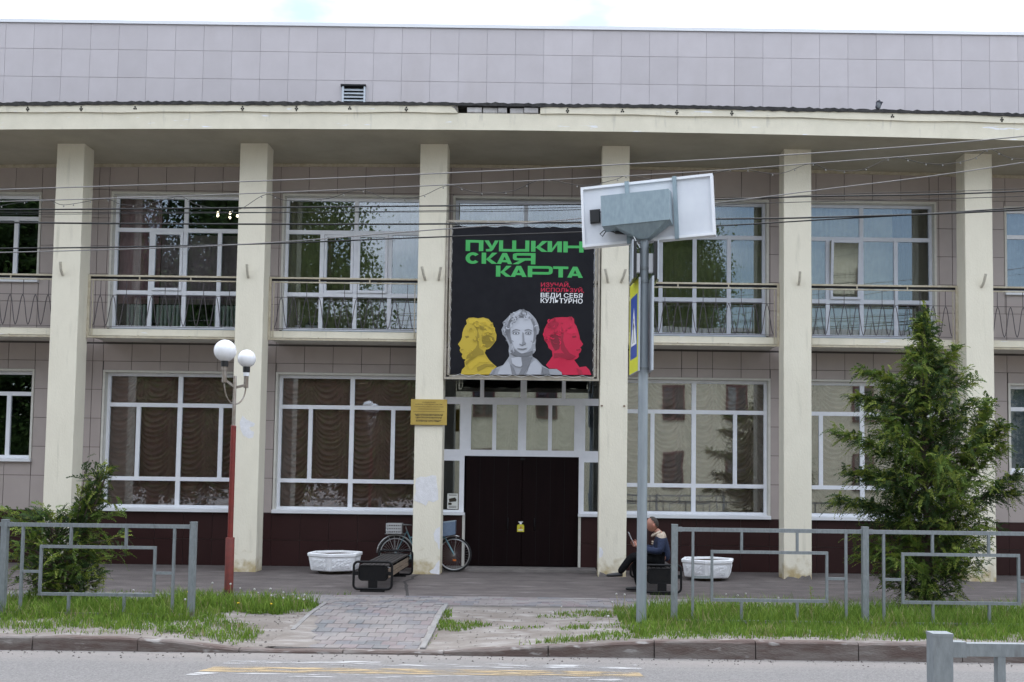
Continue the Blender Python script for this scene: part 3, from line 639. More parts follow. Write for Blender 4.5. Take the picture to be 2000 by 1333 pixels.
for i, t in ((1, 'in the window behind the globe lamp'), (2, 'in the window left of the entrance'), (4, 'in the window behind the sign pole'), (5, 'in the window behind the tall conifer')):
    curtain('swag_curtain', 'taupe draped swag curtain ' + t, LO[i][0] - .1, LO[i][1] + .1, 1.05, 4.1, TAUPE if i < 3 else cloth('beige_satin', (.60, .47, .39)), 'swag', (3.28) / 4.5, group=gsw, amp=.11)
curtain('swag_curtain', 'pale swag curtain in the glazing above the entrance doors', -1.7, .7, 2.4, 3.5, SHEER, 'swag', .46, y=W + .5, amp=.02)
curtain('drape', 'mauve drape at the left of the upper window with lit chandelier', CX[1] - 1.5, CX[1] - .62, 5.52, 7.9, MAUVE, 'fold', amp=.03)
curtain('drape', 'grey mauve sheer across the upper window with lit chandelier', CX[1] - .60, CX[1] + 1.5, 5.52, 7.02, cloth('grey_mauve_sheer', (.40, .31, .33)), 'fold', amp=.02)
curtain('drape', 'olive drapes in the upper window left of the banner', CX[2] - 1.5, CX[2] + 1.5, 4.95, 7.95, OLIVE, 'fold')
curtain('drape', 'olive drapes in the upper window behind the banner', CX[3] - 1.5, CX[3] + 1.5, 4.95, 7.95, OLIVE, 'fold')
curtain('drape', 'olive drapes in the upper window right of the banner', CX[4] - 1.5, CX[4] + 1.5, 4.95, 7.95, OLIVE, 'fold')
curtain('drape', 'cream sheer in the upper window with the tilted sash', CX[5] - 1.5, CX[5] + .75, 4.95, 7.95, SHEER, 'fold', amp=.02)
curtain('drape', 'dark olive drape at the right edge of the upper window with the tilted sash', CX[5] + .77, CX[5] + 1.5, 4.95, 7.95, cloth('dark_olive', (.12, .11, .06)), 'fold')
curtain('drape', 'blue grey sheer in the upper window at the right edge', 9.6, 10.8, 5.9, 7.8, BLUEC, 'fold', amp=.02)
curtain('drape', 'blue grey sheer in the lower window at the right edge', 9.6, 10.9, 2.1, 4.05, BLUEC, 'fold', amp=.02)
# --- radiators behind the balcony window with the mauve drape
RADM = mat('radiator_paint', (.62, .70, .64), .5)
for x0, n in ((CX[1] - 1.25, 5), (CX[1] - .62, 7), (CX[1] + .62, 6)):
    r = empty('radiator', (x0, W + .3, 4.95), ['pale green ribbed radiator, leftmost behind the balcony railing under the mauve drape', 'pale green ribbed radiator, middle of the three under the mauve drape', 'pale green ribbed radiator, rightmost of the three under the mauve drape'][(CX[1] - 1.25 < x0) + (x0 > CX[1])], 'radiator', 'radiators on the upper floor')
    for k in range(n): MB().cbox(x0 + k * .085, x0 + k * .085 + .05, W + .26, W + .36, 4.97, 5.48, .012).build('rib', RADM, r)
    MB().box(x0 + .01, x0 + n * .085 - .05, W + .3, W + .33, 5.43, 5.46).box(x0 + .01, x0 + n * .085 - .05, W + .3, W + .33, 4.98, 5.01).build('pipe', RADM, r)
# --- chandelier
ch = empty('chandelier', (-7.5, 24.6, 7.55), 'lit ceiling chandelier inside the upper window beside the globe lamp column', 'chandelier')
MB().tube([(-7.5, 24.6, 8.35), (-7.5, 24.6, 7.72)], .015, 6).build('stem', BLACK, ch)
BULB = mat('lit_bulb', (1, .9, .7), .5, emit=((1, .86, .62), 4))
for k in range(5):
    t = 2 * math.pi * k / 5 + .3; p = (-7.5 + .24 * math.cos(t), 24.6 + .24 * math.sin(t))
    MB().tube([(-7.5, 24.6, 7.74), (-7.5 + .13 * math.cos(t), 24.6 + .13 * math.sin(t), 7.70), (p[0], p[1], 7.82)], .009, 5).build('arm', BLACK, ch); MB().ball((p[0], p[1], 7.88), .03, 10, 6, (1, 1, 1.1)).build('bulb', BULB, ch, smooth=True)
# --- flower pots on the sill, upper window left of the banner
LEAFD = mat('house_plant', (.03, .07, .02), .6)
for k, (x, h) in enumerate(((CX[2] - 1.22, .30), (CX[2] - 1.0, .1), (CX[2] - .84, .08))):
    p = empty('flower_pot', (x, W + .3, 4.955), ['white pot with a tall plant on the upper sill left of the banner', 'small pot with a low plant on the upper sill, middle of three', 'small pot on the upper sill, rightmost of three'][k], 'flower pot', 'pots on the upper sill')
    MB().lathe((x, W + .3, 4.955), [(.05, 0), (.075, .11), (.08, .12), (.07, .12)], 12).build('pot', STEELW, p)
    b = MB()
    for q in range(14):
        t = random.uniform(0, 6.28); l_ = random.uniform(.05, .1); z = 5.06 + random.random() * h; cxx, cy = x + .02 * math.cos(t * 3), W + .3
        b.add([(cxx, cy, z), (cxx + l_ * .5 * math.cos(t) - .015, cy + l_ * .5 * math.sin(t), z + .03), (cxx + l_ * math.cos(t), cy + l_ * math.sin(t), z + .02), (cxx + l_ * .5 * math.cos(t) + .015, cy + l_ * .5 * math.sin(t) + .015, z + .03)], [(0, 1, 2, 3)])
    b.build('foliage', LEAFD, p)

# ================================================================== BANNER
def inpoly(x, y, P):
    c = np.zeros(len(x), bool); n = len(P)
    for i in range(n):
        x0, y0 = P[i]; x1, y1 = P[(i + 1) % n]
        if y0 == y1: continue
        k = ((y0 > y) != (y1 > y)) & (x < (x1 - x0) * (y - y0) / (y1 - y0) + x0); c ^= k
    return c
ban = empty('banner', (-.53, 21.05, 3.84), 'large black poster banner with green lettering and three busts laced to a metal frame', 'banner')
fm = mat('weathered_beige_steel', (.42, .38, .31), .6, (.30, .26, .20), 9)
for nm, (p, q) in {'a': ((-2.035, 3.86), (-2.035, 6.95)), 'b': ((.975, 3.86), (.975, 6.95)), 'c': ((-2.055, 3.84), (.995, 3.84)), 'd': ((-2.055, 6.965), (.995, 6.965)), 'e': ((-1.965, 3.90), (-1.965, 6.9)), 'f': ((.91, 3.90), (.91, 6.9)), 'g': ((-1.95, 3.885), (.9, 3.885))}.items():
    MB().bar((p[0], 21.08, p[1]), (q[0], 21.08, q[1]), .02).build('frame_bar', fm, ban)
CLOTH = mat('black_vinyl', (.009, .009, .012), .5, (.012, .012, .015), 6, spec=.14)
BX0, BX1, BZ0, BZ1 = -1.93, .87, 3.91, 6.86
def by(x, z):
    """cloth relief: diagonal tension creases and a slack belly"""
    u = (x - BX0) / (BX1 - BX0); v = (z - BZ0) / (BZ1 - BZ0); e = min(1, 8 * min(u, 1 - u, v, 1 - v))
    f = .012 * math.sin(14 * (u + v)) * v * v + .010 * math.sin(19 * (u - v * .7) + 1) * (1 - v) + .008 * math.sin(32 * u + 5 * v) * v ** 3
    return 21.045 - e * (.03 * math.sin(math.pi * u) * math.sin(math.pi * v) + f)
nx, nzz = 57, 61; V = []; F = []
for j in range(nzz):
    for i in range(nx):
        u, v = i / (nx - 1), j / (nzz - 1); x = BX0 + (BX1 - BX0) * u; z = BZ0 + (BZ1 - BZ0) * v
        z += (.012 * math.sin(u * 38) if j == nzz - 1 else 0) + (.008 * math.sin(u * 44) if j == 0 else 0); x += .004 * math.sin(v * 40) if i in (0, nx - 1) else 0
        V.append((x + .53, by(x, z) - 21.05, z - 3.84))
F = [(j * nx + i, j * nx + i + 1, (j + 1) * nx + i + 1, (j + 1) * nx + i) for j in range(nzz - 1) for i in range(nx - 1)]
npmesh('sheet', V, F, CLOTH, ban, smooth=True)
LACE = mat('white_lace', (.55, .55, .55), .8)
for side, X0, X1 in (('l', -1.925, -1.965), ('r', .865, .91)):
    pts = []
    for k in range(31): z = 3.93 + 2.9 * k / 30; pts.append(((X0 if k % 2 else X1) + (0), 21.02 if k % 2 else 21.055, z))
    MB().tube(pts, .0032, 5).build('lace', LACE, ban)
for z, zz in ((6.845, 6.95), (3.92, 3.87)):
    pts = [(-1.9 + 2.74 * k / 16, 21.03, z if k % 2 else zz) for k in range(17)]; MB().tube(pts, .004, 5).build('lace', LACE, ban)
def bm(zx, zy): return (.00257453 * zx + 3.7e-5 * zy - 2.07189, 3.398e-5 * zx - .00259469 * zy + 7.07579)
def layer(name, polys, m, d, parent=ban, fine=True):
    """flat print: outlines in poster units laid on the cloth, cut into a mesh that follows its relief"""
    bmx = bmesh.new()
    for P in polys:
        vs = [bmx.verts.new((x, 0, z)) for x, z in P]
        try: bmx.faces.new(vs).normal_update()
        except ValueError: pass
    bmesh.ops.triangulate(bmx, faces=bmx.faces[:])
    for _ in range(4):
        es = [e_ for e_ in bmx.edges if e_.calc_length() > .12]
        if not es: break
        bmesh.ops.subdivide_edges(bmx, edges=es, cuts=1); bmesh.ops.triangulate(bmx, faces=[f_ for f_ in bmx.faces if len(f_.verts) > 3])
    o_ = ORG[parent.name]
    for v in bmx.verts: x, z = v.co.x, v.co.z; v.co = Vector((x, by(x, z) - d, z)) - o_
    bmesh.ops.recalc_face_normals(bmx, faces=bmx.faces)
    me = bpy.data.meshes.new(name); bmx.to_mesh(me); bmx.free(); me.materials.append(m)
    return place(bpy.data.objects.new(name, me), o_, parent)
def strokes(ch, x0, x1, z0, z1, sw):
    """one wide block letter as outline polygons; sw = stem width, bh = bar height"""
    w_ = x1 - x0; h_ = z1 - z0; bh = h_ * .23
    q = lambda *p: [(x0 + a * w_, z0 + b_ * h_) for a, b_ in p]
    s = sw / w_; t = .23
    rect = lambda a, b_, c, d: q((a, c), (b_, c), (b_, d), (a, d))
    if ch == 'П': return [rect(0, s, 0, 1), rect(1 - s, 1, 0, 1), rect(s, 1 - s, 1 - t, 1)]
    if ch == 'Ш': return [rect(0, s, 0, 1), rect(.5 - s / 2, .5 + s / 2, t, 1), rect(1 - s, 1, 0, 1), rect(s, 1 - s, 0, t)]
    if ch == 'Н': return [rect(0, s, 0, 1), rect(1 - s, 1, 0, 1), rect(s, 1 - s, .39, .62)]
    if ch == 'Т': return [rect(0, 1, 1 - t, 1), rect(.5 - s / 2, .5 + s / 2, 0, 1 - t)]
    if ch == 'К': return [rect(0, s, 0, 1), q((s, .36), (s + .02, .36), (.66, 1), (1, 1), (.52, .42), (s, .42)), q((.40, .58), (1.0, 0), (.64, 0), (.28, .40))]
    if ch == 'И': return [rect(0, s, 0, 1), rect(1 - s, 1, 0, 1), q((s, 0), (s, .30), (1 - s, 1), (1 - s, .70))]
    if ch == 'А': return [q((0, 0), (.36, 1), (.64, 1), (1, 0), (.72, 0), (.5, .68), (.28, 0)), q((.22, .16), (.78, .16), (.72, .36), (.28, .36))]
    if ch == 'У': return [q((0, 1), (.30, 1), (.54, .48), (.74, 1), (1, 1), (.62, .12), (.50, .0), (.30, -.02), (.12, -.02), (.12, .20), (.34, .20), (.40, .27))]
    if ch == 'С':
        o = []; n = 20
        for k in range(n):
            a0, a1 = (R(40 + 280 * k / n), R(40 + 280 * (k + 1) / n)); 
            o.append(q((.5 + .5 * math.cos(a0), .5 + .52 * math.sin(a0)), (.5 + .5 * math.cos(a1), .5 + .52 * math.sin(a1)), (.5 + .21 * math.cos(a1), .5 + .27 * math.sin(a1)), (.5 + .21 * math.cos(a0), .5 + .27 * math.sin(a0))))
        return o
    if ch == 'Р': return [rect(0, s, 0, 1), rect(s, .82, 1 - t, 1), rect(s, .82, .24, .24 + t), q((.82, .24), (.92, .27), (.98, .36), (1, .5), (1, .74), (.98, .88), (.92, .97), (.82, 1), (.82, 1 - t), (.85, .72), (.85, .52), (.82, .47))]
    if ch == 'Я': return [rect(1 - s, 1, 0, 1), rect(.2, 1 - s, 1 - t, 1), rect(.25, 1 - s, .33, .33 + t - .02), q((.2, 1), (.08, .97), (.02, .88), (.02, .5), (.08, .38), (.25, .33), (.25, .54), (.18, .58), (.18, .74), (.2, .77)), q((0, 0), (.26, 0), (.56, .34), (.34, .36))]
    return []
GREEN = mat('print_green', (.045, .38, .085), .5); PINK = mat('print_red', (.52, .004, .045), .5); WHITE = mat('print_white', (.78, .78, .78), .5)
for txt, z0, z1, sp in (('ПУШКИН', 277, 194, [(153, 290), (296, 407), (409, 643), (655, 785), (782, 893), (903, 1060)]), ('СКАЯ', 374, 290, [(152, 266), (276, 398), (393, 512), (512, 690)]), ('КАРТА', 472, 389, [(386, 506), (498, 623), (630, 822), (824, 942), (932, 1054)])):
    P = []
    for chh, (a_, b_) in zip(txt, sp):
        xa, zb_ = bm(a_, z0 + (a_ - 150) * .0131); xb, zt_ = bm(b_, z1 + (a_ - 150) * .0131); P += strokes(chh, xa, xb, zb_, zt_, .088 if chh != 'Ш' else .08)
    layer('lettering', P, GREEN, .003)
def text_mesh(name, body, m, parent, x0, x1, zb, zt, y, bold=.012, align='W', depth=.0):
    c = bpy.data.curves.new('t', 'FONT'); c.body = body; c.offset = bold; c.resolution_u = 2
    o = bpy.data.objects.new('t', c); col.objects.link(o); bpy.context.view_layer.update()
    me = bpy.data.meshes.new_from_object(o.evaluated_get(bpy.context.evaluated_depsgraph_get())); bpy.data.objects.remove(o)
    co = np.zeros(len(me.vertices) * 3, np.float32); me.vertices.foreach_get('co', co); co = co.reshape(-1, 3)
    mn, mx_ = co.min(0), co.max(0); org = ORG[parent.name]
    X = x0 + (co[:, 0] - mn[0]) / (mx_[0] - mn[0]) * (x1 - x0); Z = zb + (co[:, 1] - mn[1]) / (mx_[1] - mn[1]) * (zt - zb)
    Y = np.array([y(a_, b_) if callable(y) else y for a_, b_ in zip(X, Z)])
    me.vertices.foreach_set('co', np.stack([X - org.x, Y - org.y, Z - org.z], -1).astype(np.float32).ravel()); me.materials.clear(); me.materials.append(m); me.name = name; me.update()
    return place(bpy.data.objects.new(name, me), org, parent)
for body, m_, x0, x1, y0, y1 in (('ИЗУЧАЙ,', PINK, 731, 955, 557, 514), ('ИСПОЛЬЗУЙ,', PINK, 731, 1062, 597, 556), ('ВЕДИ СЕБЯ', WHITE, 729, 1051, 641, 603), ('КУЛЬТУРНО', WHITE, 729, 1051, 677, 643)):
    xa, za = bm(x0, y0); xb, zb_ = bm(x1, y1); text_mesh('lettering', body, m_, ban, xa, xb, za, zb_ - (.0 if m_ is WHITE else .0), lambda x, z: by(x, z) - .003, .012)
def bust(name, lab, base, parts):
    m0 = mat('print_' + name, base, .5); o = layer('bust_print', [[bm(*p) for p in parts[0][1]]], m0, .003); o['label'] = lab
    for k, (f_, pl) in enumerate(parts[1:]):
        mm = mat('print_%s_%.2f' % (name, f_), tuple(min(1, c_ * f_) for c_ in base), .5)
        layer('print_tone', [[bm(*p) for p in pl]], mm, .0045 + .0007 * k, parent=o)
def curls(pts, lo, hi, r0, r1, k):
    o = []
    for i, (x, y) in enumerate(pts):
        f_ = lo if i % 2 else hi; r = r0 + (r1 - r0) * hash1(i, k); t0 = 6.28 * hash1(i, k + 1); n = 7
        a_ = [(x + r * math.cos(t0 + 2.6 * j / n), y + r * math.sin(t0 + 2.6 * j / n)) for j in range(n + 1)]
        b_ = [(x + r * .55 * math.cos(t0 + 2.6 * j / n), y + r * .55 * math.sin(t0 + 2.6 * j / n)) for j in range(n, -1, -1)]
        o.append((f_, a_ + b_))
    return o
def inside(P, n, k, test):
    rr = np.random.default_rng(k); A = np.array(P); o = []
    while len(o) < n:
        p = rr.uniform(A.min(0), A.max(0))
        if inpoly(p[:1], p[1:], A)[0] and test(*p): o.append((float(p[0]), float(p[1])))
    return o
YB = [(165, 835), (158, 808), (178, 790), (215, 788), (250, 794), (290, 788), (330, 800), (362, 835), (378, 880), (392, 922), (388, 962), (372, 985), (350, 1012), (335, 1026), (312, 1032), (302, 1058), (318, 1085), (335, 1110), (365, 1140), (393, 1163), (360, 1190), (335, 1222), (118, 1222), (128, 1185), (152, 1160), (147, 1122), (156, 1107), (136, 1103), (125, 1082), (132, 1066), (117, 1052), (110, 1036), (116, 1018), (106, 1004), (97, 990), (119, 960), (128, 936), (130, 905), (140, 872), (152, 850)]
ell = lambda cx, cy, rx, ry, n=14, t0=0: [(cx + rx * math.cos(2 * math.pi * k / n + t0), cy + ry * math.sin(2 * math.pi * k / n + t0)) for k in range(n)]
bust('yellow', 'yellow profile bust facing left', (.50, .36, .03), [(1, YB), (.62, [(228, 850), (246, 900), (236, 950), (246, 990), (232, 1020), (205, 1045), (170, 1075), (158, 1104), (190, 1098), (230, 1070), (262, 1030), (256, 985), (262, 930), (245, 870)]),
    (.55, [(290, 930), (330, 920), (372, 940), (380, 970), (350, 1008), (318, 1020), (290, 1000), (280, 965)]), (1.18, [(178, 800), (215, 796), (260, 805), (300, 800), (340, 830), (352, 870), (320, 850), (280, 830), (240, 826), (205, 835), (180, 828)]),
    (.50, [(148, 930), (178, 926), (182, 938), (160, 946)]), (.66, [(118, 1030), (140, 1026), (138, 1036), (120, 1040)]), (.60, [(240, 1010), (290, 1040), (296, 1070), (250, 1078), (190, 1120), (160, 1150), (152, 1128), (200, 1090)]), (1.12, [(170, 1150), (250, 1090), (300, 1090), (330, 1130), (260, 1130), (190, 1190)]), (.6, [(240, 1168), (300, 1140), (362, 1142), (380, 1160), (320, 1160), (250, 1200)]), (1.15, [(300, 860), (345, 880), (366, 915), (330, 900), (296, 905)]), (.6, [(262, 850), (300, 862), (320, 890), (292, 880), (270, 880)])] + curls(inside([(p[0] * .94 + 15, p[1] * .97 + 26) for p in YB], 34, 3, lambda x, y: y < 1015 and x > 175 + max(0, (y - 840)) * .42), .62, 1.22, 9, 20, 2) + curls(inside(YB, 9, 5, lambda x, y: 1040 < y < 1090 and 145 < x < 215), .7, 1.15, 6, 11, 4))
RB = [(749, 925), (755, 880), (775, 840), (800, 806), (840, 789), (890, 785), (930, 786), (965, 781), (984, 798), (986, 830), (1002, 852), (1016, 892), (1025, 926), (1030, 956), (1053, 990), (1041, 1008), (1031, 1014), (1040, 1030), (1034, 1050), (1019, 1064), (1020, 1086), (1004, 1102), (985, 1110), (1000, 1132), (1024, 1166), (1075, 1160), (1100, 1186), (1115, 1224), (897, 1224), (886, 1202), (850, 1178), (795, 1176), (768, 1150), (800, 1110), (820, 1080), (815, 1042), (790, 1020), (780, 990), (760, 965)]
bust('red', 'red profile bust facing right', (.50, .003, .045), [(1, RB), (.42, [(800, 925), (840, 912), (882, 930), (885, 975), (868, 1030), (840, 1042), (820, 1010), (805, 975)]), (.6, [(888, 850), (905, 905), (900, 960), (915, 1010), (950, 1060), (1000, 1085), (980, 1100), (920, 1075), (885, 1035), (880, 980), (888, 920)]), (.5, [(968, 930), (1000, 926), (1002, 940), (972, 944)]), (.55, [(1000, 1032), (1032, 1028), (1030, 1036), (1002, 1042)]), (1.2, [(930, 880), (990, 870), (1008, 905), (960, 915), (930, 905)]), (.6, [(830, 1060), (900, 1060), (985, 1105), (940, 1110), (870, 1090), (828, 1100)]), (.7, [(1000, 1170), (1040, 1190), (1050, 1224), (1020, 1224)]), (.75, [(790, 830), (830, 810), (870, 830), (850, 870), (810, 880)])] + curls(inside([(p[0] * .94 + 50, p[1] * .97 + 26) for p in RB], 30, 7, lambda x, y: y < 985 and x < 955 - max(0, (y - 840)) * .5), .6, 1.3, 9, 20, 6))
GB = [(543, 741), (570, 727), (600, 730), (640, 745), (670, 775), (692, 802), (711, 842), (719, 882), (711, 912), (691, 926), (693, 962), (688, 1000), (691, 1040), (676, 1062), (660, 1062), (668, 1086), (700, 1106), (742, 1152), (790, 1180), (850, 1180), (886, 1204), (893, 1224), (337, 1222), (350, 1190), (400, 1165), (442, 1150), (470, 1112), (490, 1082), (484, 1042), (488, 1005), (474, 970), (460, 941), (438, 918), (429, 880), (445, 850), (438, 826), (470, 795), (502, 760)]
bust('grey', 'grey front facing bust in the middle of the banner', (.33, .34, .37), [(1, GB), (1.45, [(505, 800), (540, 790), (600, 792), (650, 800), (672, 850), (676, 910), (670, 970), (655, 1020), (625, 1050), (590, 1064), (560, 1052), (530, 1020), (510, 970), (498, 910), (497, 850)]), (.55, [(540, 795), (505, 802), (496, 860), (498, 930), (512, 985), (498, 990), (478, 950), (462, 905), (474, 850), (490, 805), (520, 775)]), (.6, [(650, 802), (672, 852), (676, 925), (668, 985), (690, 960), (700, 900), (690, 845), (668, 795)]), (1.6, [(512, 780), (545, 750), (575, 745), (560, 775), (525, 792)]), (1.5, [(590, 745), (630, 755), (655, 785), (620, 785), (595, 775)]), (.5, [(560, 770), (590, 776), (620, 790), (560, 790)]),
    (.45, ell(541, 908, 28, 12)), (1.7, ell(541, 910, 17, 9)), (.4, ell(541, 910, 8, 8)), (.45, ell(635, 908, 25, 12)), (1.7, ell(635, 910, 15, 9)), (.4, ell(635, 910, 8, 8)), (.6, [(507, 890), (540, 876), (572, 884), (572, 891), (540, 884), (510, 898)]), (.6, [(606, 884), (636, 876), (664, 888), (662, 896), (636, 884), (608, 891)]), (.75, [(588, 900), (600, 905), (606, 970), (618, 985), (600, 1000), (585, 995), (592, 970)]), (.4, [(563, 988), (590, 999), (618, 986), (610, 996), (590, 1004), (570, 998)]), (.5, [(545, 1022), (590, 1026), (632, 1018), (610, 1034), (585, 1036), (560, 1032)]), (.5, [(498, 1040), (530, 1030), (580, 1064), (625, 1056), (668, 1040), (668, 1070), (600, 1090), (540, 1084), (500, 1066)]), (1.5, [(505, 1098), (560, 1088), (620, 1100), (600, 1140), (575, 1165), (540, 1160), (510, 1135)]), (.55, [(580, 1092), (670, 1086), (640, 1150), (600, 1224), (560, 1224), (590, 1165)]), (1.3, [(420, 1170), (480, 1120), (495, 1150), (510, 1222), (400, 1222)]), (.6, [(495, 1145), (520, 1165), (545, 1224), (512, 1224)]), (1.25, [(650, 1140), (690, 1110), (740, 1165), (730, 1222), (620, 1222)]), (.55, [(735, 1160), (790, 1185), (800, 1222), (745, 1222)]), (.7, [(372, 1180), (392, 1172), (372, 1222), (350, 1222)])] + curls(inside([(p[0] * .95 + 28, p[1] * .98 + 17) for p in GB], 40, 9, lambda x, y: y < 915 and ((x - 588) / 88) ** 2 + ((y - 920) / 128) ** 2 > 1), .5, 1.6, 9, 19, 8) + curls(inside(GB, 14, 11, lambda x, y: 955 < y < 1050 and (x < 520 or x > 655)), .55, 1.5, 6, 12, 10))

# ================================================================== PLAQUE, NOTICES
GOLD = mat('brass_plate', (.50, .36, .09), .35, (.43, .30, .07), 3, metal=.35)
plq = empty('plaque', (-2.335, 21.09, 2.91), 'gold institution plaque with black lettering on the column left of the entrance', 'plaque')
MB().cbox(-2.69, -1.98, 21.055, 21.075, 2.91, 3.415, .004).build('plate', GOLD, plq)
for x in (-2.55, -2.12): MB().box(x - .03, x + .03, 21.0755, 21.099, 3.0, 3.35).build('bracket', GALV, plq)
INK = mat('engraved_black', (.03, .022, .01), .6)
for body, zt, zb_, hw, bo in (('МУНИЦИПАЛЬНОЕ', 3.365, 3.34, .13, .0), ('КАЗЕННОЕ УЧРЕЖДЕНИЕ КУЛЬТУРЫ', 3.325, 3.30, .265, 0), ('ГОРОДСКОГО ОКРУГА СОКОЛЬСКИЙ', 3.28, 3.255, .28, 0), ('НИЖЕГОРОДСКОЙ ОБЛАСТИ', 3.235, 3.21, .215, 0), ('"МЕЖПОСЕЛЕНЧЕСКАЯ', 3.128, 3.088, .275, .03), ('ЦЕНТРАЛИЗОВАННАЯ', 3.072, 3.032, .255, .03), ('КЛУБНАЯ СИСТЕМА"', 3.012, 2.972, .245, .03)):
    text_mesh('lettering', body, INK, plq, -2.335 - hw, -2.335 + hw, zb_, zt, 21.0535, .012 + bo)
MB().box(-2.64, -2.03, 21.0535, 21.0545, 3.172, 3.178).build('rule_line', INK, plq)
# hand sanitiser notice on the doors
nt_ = empty('notice', (-.54, W + .07, .8), 'yellow and white bottle shaped notice stuck on the dark doors', 'notice')
YEL = mat('notice_yellow', (.62, .55, .03), .5)
MB().poly([(-.61, W + .071, .77), (-.465, W + .071, .77), (-.465, W + .071, .895), (-.485, W + .071, .925), (-.59, W + .071, .925), (-.61, W + .071, .895)], (0, .0015, 0)).build('bottle', YEL, nt_)
MB().poly([(-.56, W + .071, .927), (-.515, W + .071, .927), (-.515, W + .071, .965), (-.49, W + .071, .97), (-.49, W + .071, .985), (-.585, W + .071, .985), (-.585, W + .071, .968), (-.56, W + .071, .962)], (0, .0015, 0)).build('pump', WHITE, nt_)
MB().poly([(-.59, W + .0695, .80), (-.485, W + .0695, .80), (-.485, W + .0695, .82), (-.59, W + .0695, .82)], (0, .001, 0)).build('print', WHITE, nt_)
MB().poly([(-.56, W + .0695, .84), (-.53, W + .0695, .835), (-.51, W + .0695, .86), (-.525, W + .0695, .885), (-.55, W + .0695, .88)], (0, .001, 0)).build('print', mat('print_orange', (.5, .2, .1), .5), nt_)
cn = empty('notice', (-1.95, W + .08, 1.2), 'white notice with a black camera symbol in the side pane left of the doors', 'notice')
MB().box(-2.08, -1.86, W + .087, W + .089, 1.23, 1.55).build('sheet', mat('notice_paper', (.66, .66, .62), .7), cn)
y_ = W + .0855
MB().poly([(-2.05, y_, 1.44), (-1.92, y_, 1.47), (-1.885, y_, 1.42), (-1.90, y_, 1.385), (-2.04, y_, 1.37)], (0, .001, 0)).build('print', INK, cn); MB().poly([(-2.06, y_, 1.36), (-2.0, y_, 1.36), (-1.98, y_, 1.33), (-2.0, y_, 1.31), (-2.06, y_, 1.31)], (0, .001, 0)).build('print', INK, cn)
for z in (1.28, 1.255): MB().box(-2.05, -1.89, y_, y_ + .001, z, z + .01).build('print', INK, cn)
MB().box(-2.05, -1.89, y_, y_ + .001, 1.51, 1.525).build('print', INK, cn)

# ================================================================== GLOBE LAMP
lp = empty('street_lamp', (-4.76, 16.3, 0), 'twin globe street lamp with a dark red lower post', 'street lamp')
RED = mat('dark_red_paint', (.185, .02, .013), .5, (.13, .015, .011), 10); RUST = mat('rusty_red', (.15, .022, .014), .7, (.10, .018, .013), 12); mixin(RUST, (.045, .025, .018), s_axis(2, -1.2, .42, s_noise(14)), .62, .85)
MET = mat('tarnished_metal', (.30, .27, .24), .45, (.20, .16, .12), 15, metal=.5, stretch=(1, 1, .4))
lx, ly = -4.765, 16.3
MB().lathe((lx, ly, -.05), [(.066, 0), (.066, 1.0), (.062, 1.005), (.03, 1.008)], 16).build('sleeve', RUST, lp, smooth=True, auto=40)
MB().lathe((lx, ly, .955), [(.041, 0), (.041, 1.68), (.03, 1.69)], 14).build('post', RED, lp, smooth=True, auto=40)
MB().lathe((lx, ly, 2.64), [(.028, 0), (.026, .75), (.018, .76)], 12).build('mast', MET, lp, smooth=True, auto=40)
OPAL = mat('opal_glass', (.80, .80, .82), .18, spec=.6)
for sx, sy, zc, r in ((-.115, -.16, 3.765, .166), (.108, .22, 3.69, .138)):
    p = (lx + sx, ly + sy)
    gl = MB().ball((p[0], p[1], zc), r, 32, 20).build('globe', OPAL, lp, smooth=True)
    MB().lathe((p[0], p[1], zc - r - .075), [(.052, 0), (.055, .04), (.055, .085)], 16).build('collar', BLACKP, lp, smooth=True, auto=40)
    MB().lathe((p[0], p[1], zc - r - .135), [(.045, 0), (.045, .058)], 16).build('cap', STEELW if sx > 0 else MET, lp, smooth=True, auto=40)
    MB().lathe((p[0], p[1], zc - r - .315), [(.038, 0), (.036, .18)], 12).build('socket', MET, lp, smooth=True, auto=40)
    z0 = zc - r - .29; pts = []
    for k in range(9): t = k / 8; pts.append((p[0] + (lx - p[0]) * (t ** 1.8), p[1] + (ly - p[1]) * (t ** 1.8), z0 - (z0 - 2.97) * math.sin(t * math.pi / 2)))
    MB().tube(pts, .012, 8).build('arm', MET, lp, smooth=True)
    MB().bar((p[0], p[1], z0 + .02), (lx, ly, 3.22), .018).build('strut', MET, lp)

# ================================================================== SIGN POLE WITH DISPLAY
px_, py_ = 1.275, 14.4
pole = empty('sign_pole', (px_, py_, 0), 'tall grey steel pole between the kerb and the seated man', 'pole')
MB().lathe((px_, py_, -.1), [(.068, 0), (.066, 3.35), (.06, 5.27)], 24).build('shaft', GALVL, pole, smooth=True, auto=40)
for z in (4.74, 4.56, 3.38): MB().lathe((px_, py_, z), [(.072, 0), (.072, .035)], 20).build('clamp', GALV, pole, smooth=True, auto=40)
dsp = empty('display_board', (1.27, 14.4, 5.15), 'back of a large tilted display board with a steel box on top of the pole', 'display')
BACK = mat('white_composite', (.66, .68, .71), .45, (.60, .62, .66), 3); BOXM = mat('blue_grey_zinc', (.27, .34, .37), .5, (.22, .28, .31), 8, metal=.25, stretch=(3, 1, 1))
DM = Matrix.Translation((1.32, 14.50, 5.57)) @ Matrix.Rotation(R(-14), 4, 'Z') @ Matrix.Rotation(R(-3.2), 4, 'Y') @ Matrix.Rotation(R(-2), 4, 'X')
def dpart(b, nm, m, par=dsp, **k):
    b.v = [tuple(DM @ Vector(v)) for v in b.v]; return b.build(nm, m, par, **k)
hw, hh = .91, .425
dpart(MB().box(-hw + .03, hw - .03, .0, .03, -hh + .03, hh - .03), 'back_panel', BACK)
